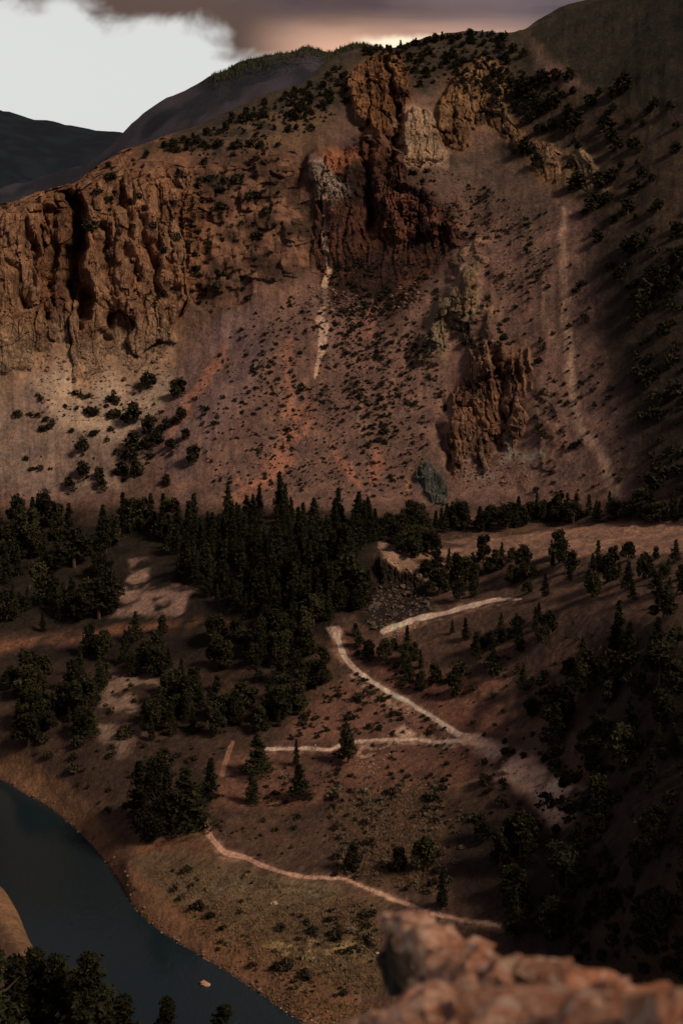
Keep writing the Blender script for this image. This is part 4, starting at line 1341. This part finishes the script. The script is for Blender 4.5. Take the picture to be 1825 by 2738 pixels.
link('scree_stones', mesh_np('scree_stones', co, f, [M_SCREE]), kind='stuff')
st = st[:n_tr]
co, f = join(st)
link('trail_stones', mesh_np('trail_stones', co, f, [M_STONE]), kind='stuff')

def lone_rock(px, py, s, mat, label, dz=0.0, p=None):
    p = p or ground(px, py)
    o = link('rock', rock_mesh('rock', mat, int(px), 3, 0.3, 0.75), label, 'rock', loc=(p.x, p.y, p.z + dz), scale=s)
    return o
a, e = az_el(548, 2632)
r_ = WATER / math.tan(e)
lone_rock(548, 2632, 1.1, tint_mat('tan_stone', alb((120, 84, 62)), alb((140, 100, 76)), 1.0), 'lone tan rock sticking out of the river', p=Vector((r_ * math.sin(a), r_ * math.cos(a), WATER + 0.1)))
lone_rock(1009, 2553, 0.36, M_WHITE, 'small bright white rock on the meadow beside the foreground rock')
lone_rock(732, 2418, 1.0, M_STONE, 'pale flat rock in the middle of the olive meadow')
lone_rock(1357, 2065, 1.5, M_STONE, 'pale round rock on the rubble past the switchback')

# dead trees
def snag(px, py, hpx, label, branches):
    p = ground(px, py); h = hpx * p.length / FPX
    parts = [tube([(0, 0, -0.3), (0.02 * h, 0, h * 0.5), (0, 0.01 * h, h)], [0.035 * h, 0.022 * h, 0.006 * h])]
    root = link('dead_tree', None, label, 'tree', loc=p)
    link('trunk', mesh_np('snag_trunk', *join(parts), [M_DEAD]), parent=root)
    for i in range(branches):
        t = rng.uniform(0.35, 0.95); a = rng.uniform(0, 6.28); l = h * rng.uniform(0.06, 0.2)
        b = np.array((0.01 * h, 0, h * t))
        link('branch', mesh_np('snag_branch', *tube([b, b + np.array((math.cos(a), math.sin(a), 0.3)) * l], [0.010 * h, 0.003 * h], 4), [M_DEAD]), parent=root)
snag(994, 2198, 74, 'bare dead tree trunk standing below the faint footpath', 6)
snag(858, 2070, 36, 'short broken snag below the middle trail leg near the rounded dark juniper', 4)
snag(948, 2285, 44, 'pale bare snag rising beside the scraggy olive juniper', 3)

# ------------------------------------------------------------------ the walker on the middle trail
def person(px, py):
    p = ground(px, py)
    me = bpy.data.meshes.new('walker')
    J = {'hip': (0, 0, .95), 'waist': (0, 0, 1.1), 'chest': (0, 0, 1.33), 'neck': (0, 0.01, 1.5), 'chin': (0, 0.02, 1.57), 'head': (0, 0.01, 1.66), 'crown': (0, 0, 1.74),
         'hl': (-.1, 0, .9), 'kl': (-.12, .10, .5), 'al': (-.12, .04, .09), 'tl': (-.12, .2, .04), 'hr': (.1, 0, .9), 'kr': (.12, -.02, .5), 'ar': (.12, -.2, .12), 'tr': (.12, -.06, .04),
         'sl': (-.19, 0, 1.43), 'el': (-.25, -.06, 1.16), 'wl': (-.25, .05, .93), 'fl': (-.25, .09, .83), 'sr': (.19, 0, 1.43), 'er': (.25, .05, 1.16), 'wr': (.24, .17, .96), 'fr': (.23, .22, .88)}
    E = 'hip-waist waist-chest chest-neck neck-chin chin-head head-crown hip-hl hl-kl kl-al al-tl hip-hr hr-kr kr-ar ar-tr chest-sl sl-el el-wl wl-fl chest-sr sr-er er-wr wr-fr'.split()
    rad = dict(hip=.15, waist=.13, chest=.16, neck=.06, chin=.08, head=.10, crown=.06, hl=.10, kl=.062, al=.045, tl=.04, hr=.10, kr=.062, ar=.045, tr=.04, sl=.065, el=.045, wl=.033, fl=.035, sr=.065, er=.045, wr=.033, fr=.035)
    names = list(J)
    me.from_pydata([J[k] for k in names], [tuple(names.index(q) for q in e.split('-')) for e in E], [])
    tmp = bpy.data.objects.new('walker_tmp', me); C.objects.link(tmp)
    tmp.modifiers.new('skin', 'SKIN'); tmp.modifiers.new('sub', 'SUBSURF').levels = 2
    for i, k in enumerate(names):
        me.skin_vertices[0].data[i].radius = (rad[k], rad[k] * 0.85)
    me.skin_vertices[0].data[0].use_root = True
    dg = bpy.context.evaluated_depsgraph_get()
    body = bpy.data.meshes.new_from_object(tmp.evaluated_get(dg))
    bpy.data.objects.remove(tmp)
    body.name = 'person'
    body.materials.clear()
    for nm, c in (('skin_tone', (0.42, 0.26, 0.19)), ('white_top', (0.72, 0.68, 0.68)), ('dark_trousers', (0.03, 0.03, 0.035))):
        body.materials.append(tint_mat(nm, c, c, 5))
    for q in body.polygons:
        z = q.center.z
        q.material_index = 2 if z < 0.97 and abs(q.center.x) < 0.2 else (1 if 0.97 <= z < 1.5 and not (abs(q.center.x) > .2 and z < 1.05) else 0)
        q.use_smooth = True
    o = link('person', body, 'person in a white top and dark trousers walking on the middle trail leg', 'person', loc=p, rotz=R(-80))
    hm = bmesh.new()
    bmesh.ops.create_icosphere(hm, subdivisions=2, radius=0.115)
    for vv in hm.verts:
        vv.co = Vector((vv.co.x, vv.co.y * 1.05 - 0.012, max(vv.co.z, -0.03 if vv.co.y > 0 else -0.09) + 1.69))
    hmesh = bpy.data.meshes.new('hair'); hm.to_mesh(hmesh); hm.free()
    hmesh.materials.append(tint_mat('hair_brown', (0.03, 0.02, 0.015), (0.05, 0.03, 0.02), 8))
    link('hair', hmesh, parent=o)
person(843, 2006)

# ------------------------------------------------------------------ foreground rock: a jutting ledge below the camera
def fg_point(px, py, d):
    x, y, z = ray(px, py)
    k = d / math.sqrt(x * x + y * y + z * z)
    return np.array((x * k, y * k, z * k))
lumps = [  # pixel, distance, radius (m), squash of z
    (1040, 2462, 11.6, 0.105, 0.9), (1075, 2470, 11.5, 0.13, 0.85), (1120, 2500, 11.4, 0.18, 0.85), (1180, 2530, 11.2, 0.21, 0.8), (1150, 2560, 11.2, 0.17, 0.9),
    (1190, 2610, 10.9, 0.22, 0.9), (1250, 2560, 10.9, 0.19, 0.8), (1260, 2640, 10.5, 0.27, 0.8), (1330, 2622, 10.3, 0.23, 0.75), (1400, 2652, 9.9, 0.24, 0.75), (1480, 2645, 9.4, 0.22, 0.7), (1545, 2628, 9.1, 0.17, 0.7),
    (1560, 2670, 8.9, 0.27, 0.75), (1660, 2672, 8.5, 0.20, 0.7), (1740, 2710, 8.2, 0.20, 0.7), (1830, 2748, 7.8, 0.20, 0.7), (1900, 2800, 7.4, 0.26, 0.7), (1290, 2720, 10.0, 0.32, 0.7), (1400, 2760, 9.4, 0.40, 0.7),
    (1075, 2720, 10.6, 0.12, 0.55), (1010, 2735, 10.7, 0.11, 0.5), (1150, 2725, 10.5, 0.18, 0.6), (1200, 2700, 10.5, 0.17, 0.8), (960, 2752, 10.8, 0.10, 0.5), (1560, 2780, 8.6, 0.42, 0.7), (1750, 2830, 7.8, 0.45, 0.7), (1250, 2830, 9.6, 0.5, 0.7), (1960, 2860, 7.0, 0.5, 0.7), (1500, 2950, 8.0, 0.7, 0.8),
    (1150, 2600, 11.6, 0.17, 1.2), (1160, 2660, 11.3, 0.18, 1.0)]
parts = []
bm = bmesh.new(); bmesh.ops.create_icosphere(bm, subdivisions=3, radius=1.0); bm.verts.index_update()
sp = np.array([v_.co[:] for v_ in bm.verts]); sf = np.array([[v_.index for v_ in q.verts] for q in bm.faces]); bm.free()
for i, (px, py, d, rad, sq) in enumerate(lumps):
    c = fg_point(px, py, d); q = sp.copy()
    g_ = np.random.default_rng(i)
    for _ in range(13):
        dd = g_.normal(size=3); dd /= np.linalg.norm(dd)
        q = q - np.maximum(q @ dd - g_.uniform(0.45, 0.8), 0)[:, None] * dd
    parts.append((c + q * np.array((rad * 1.28, rad * 1.45, rad * sq * 1.16)), sf))
c0 = fg_point(1500, 2950, 7.5)
co, f = join(parts)
tmp = bpy.data.objects.new('ledge_tmp', mesh_np('ledge_tmp', co, f, [])); C.objects.link(tmp)
md = tmp.modifiers.new('remesh', 'REMESH'); md.mode = 'VOXEL'; md.voxel_size = 0.022
dz_ = tmp.modifiers.new('facets', 'DECIMATE'); dz_.ratio = 0.10
dg = bpy.context.evaluated_depsgraph_get()
led = bpy.data.meshes.new_from_object(tmp.evaluated_get(dg))
bpy.data.objects.remove(tmp)
n = len(led.vertices)
co = np.empty(n * 3, np.float32); led.vertices.foreach_get('co', co); co = co.reshape(-1, 3)
no = np.empty(n * 3, np.float32); led.vertices.foreach_get('normal', no); no = no.reshape(-1, 3)
x, y, z = co.T
tl = z + 0.25 * x + 0.1 * y                                # tilted beds
bed = np.abs(((tl / 0.17 + 0.8 * noise3(x / 0.5, y / 0.5, z / 0.5)) % 1.0) - 0.5) * 2
c1, k1 = cells(x / 0.24 + 0.3 * noise3(x / 0.2, y / 0.2, z / 0.2), tl / 0.20 + y / 0.3)
c2, k2 = cells(x / 0.10 + 0.3 * noise3(x / 0.1, y / 0.1, z / 0.1), tl / 0.075 + y / 0.12)
disp = 0.6 * (0.035 * fbm(x / 0.42, y / 0.42, z / 0.30, 2) + 0.05 * (c1 - 0.5) + 0.022 * (c2 - 0.5) - 0.03 * np.exp(-k1 / 0.08) - 0.016 * np.exp(-k2 / 0.1) + 0.02 * bed + 0.014 * fbm(x / 0.05, y / 0.05, z / 0.05, 3) - 0.03 * (np.abs(noise3(x / 0.30 + 5, tl / 0.22, y / 0.30)) < 0.05))
pits = sstep(noise3(x / 0.13 + 9, y / 0.13, z / 0.11), 0.32, 0.6)
co = co + no * (disp - 0.05 * pits)[:, None]
n1 = fbm(x / 0.35, y / 0.35, z / 0.3, 4); n2 = fbm(x / 0.11 + 5, y / 0.11, z / 0.11, 3)
cl = np.empty((n, 3)); cl[:] = (0.41, 0.245, 0.165)
def lmix(m, c):
    global cl
    cl = cl * (1 - m[:, None]) + np.array(c) * m[:, None]
lmix(sstep(n1, -0.05, 0.4), (0.33, 0.15, 0.085))
lmix(sstep(n2, 0.15, 0.6) * 0.8, (0.48, 0.345, 0.265))
lmix(sstep(-n2 + 0.4 * n1, 0.3, 0.7) * 0.8, (0.24, 0.09, 0.045))
lmix(sstep(noise3(x / 0.09, y / 0.09 + 4, z / 0.09), 0.35, 0.55) * 0.7, (0.42, 0.38, 0.30))
lmix(sstep(x - 0.55 + 0.35 * n1, 0.0, 0.9) * 0.75, (0.30, 0.135, 0.075))
lmix(pits * 0.8, (0.15, 0.09, 0.06))
led.vertices.foreach_set('co', co.astype(np.float32).ravel())
at = led.attributes.new('Col', 'FLOAT_COLOR', 'POINT')
at.data.foreach_set('color', np.c_[cl * np.clip(1 + 0.35 * n2[:, None], 0.5, 1.5), np.ones(n)].astype(np.float32).ravel())
def ledge_mat():
    m, nn_, b = base_mat('ledge_rock', 0.85)
    a = nn_.n('ShaderNodeAttribute', attribute_name='Col')
    p = nn_.n('ShaderNodeNewGeometry').outputs['Position']
    q = nn_.noise(p, 26.0, 6.0, 0.65)
    f_ = nn_.m('ADD', 0.5, q)
    t1 = nn_.step(nn_.noise(p, 5.0, 5.0, 0.6, 0.4), 0.47, 0.55)
    t2 = nn_.step(nn_.noise(p, 11.0, 5.0, 0.6, 0.2), 0.53, 0.60)
    t3 = nn_.step(nn_.noise(p, 17.0, 4.0, 0.6), 0.57, 0.64)
    base = nn_.mix(nn_.m('MULTIPLY', t1, 0.7), a.outputs['Color'], (0.30, 0.125, 0.062))
    base = nn_.mix(nn_.m('MULTIPLY', t2, 0.75), base, (0.50, 0.39, 0.30))
    base = nn_.mix(nn_.m('MULTIPLY', t3, 0.7), base, (0.13, 0.06, 0.035))
    cc = nn_.n('ShaderNodeCombineXYZ')
    for i in range(3):
        nn_.put(cc.inputs[i], f_)
    nn_.put(b.inputs['Base Color'], nn_.mix(1.0, base, cc.outputs[0], 'MULTIPLY'))
    bump(nn_, b, nn_.m('ADD', q, nn_.noise(p, 9.0, 5.0, 0.6)), 0.9, 0.03)
    return m
led.materials.clear(); led.materials.append(ledge_mat())
led.polygons.foreach_set('use_smooth', np.zeros(len(led.polygons), bool))
led.update()
led.name = 'rock_ledge'
link('rock_ledge', led, 'big rust and pink rock ledge jutting out in the lower corner nearest the viewer', 'rock')
bl = fg_point(1085, 2600, 12.9)  # added boulder, its near-black colour stands in for shade in the hollow
o = link('boulder', rock_mesh('boulder', tint_mat('hollow_shade_rock', (0.008, 0.006, 0.005), (0.03, 0.022, 0.016), 3.0, bumpd=0.05), 7, 4, 0.35, 1.0), 'added boulder painted black for the shade in the hollow under the ledge tip', 'boulder', loc=tuple(float(t_) for t_ in bl), scale=(0.26, 0.3, 0.36))
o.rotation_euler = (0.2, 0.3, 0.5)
name_each(G1, 'slender dark conifer', 'of the forest belt under the scree')
name_each(G2, 'bushy dark tree', 'of the wood over the dirt bank')
name_each(G3, 'small dark tree', 'of the thin treeline behind the terrace', nrow=2)
name_each(G4, 'dark green tree', 'of the tan terrace above the trails')
name_each('junipers on the basalt ledge', 'olive juniper', 'of the ledge over the basalt wall', ncol=4, nrow=2)
name_each(G5, 'dark tree', 'of the shaded slope over the river bend', nrow=3)
name_each(G6, 'dark tree', 'of the slope by the upper trails')
name_each(G7, 'dark tree', 'of the brushy hillside past the switchback')
name_each(G8, 'black green pine', 'of the near river bank', ncol=4, nrow=2)
name_each(G9, 'tiny tree', 'of the mountain skyline beside the glow', nrow=2)
SZ = ('bigger', 'smaller')
name_each('large clumps of sagebrush', 'pale grey sagebrush clump', 'of the open slopes', SZ)
name_each('large bushes on the mountain face', 'dark scrub bush', 'of the mountain face', SZ)
name_each('large bushes past the switchback', 'dark scrub bush', 'of the hillside past the switchback', SZ)
name_each('large bushes near the river bend', 'dark scrub bush', 'of the slope by the river bend', SZ)
name_each('large bushes around the trail legs', 'dark scrub bush', 'of the slope around the trails', SZ)
name_each('boulders of the basalt talus', 'dark basalt boulder', 'of the talus heap', SZ)
co_, fa_, mi_, off = [], [], [], 0
for i, p, rz, h, w in FAR:
    q, f, k = SMALLD[i]
    c, s_ = math.cos(rz), math.sin(rz)
    q = q * (w, w, h)
    q = np.c_[q[:, 0] * c - q[:, 1] * s_, q[:, 0] * s_ + q[:, 1] * c, q[:, 2]] + np.array(p)
    co_.append(q); fa_.append(f + off); off += len(q)
    mi_.append(np.r_[np.zeros(k), np.ones(len(f) - k)])
link('distant_trees', mesh_np('distant_trees', np.concatenate(co_), np.concatenate(fa_), [M_JUN, M_BARK], np.concatenate(mi_)), kind='stuff')
print('VERTS', NT_ * NA, 'SHRUBS', len(cand), 'OBJ', len(bpy.data.objects))
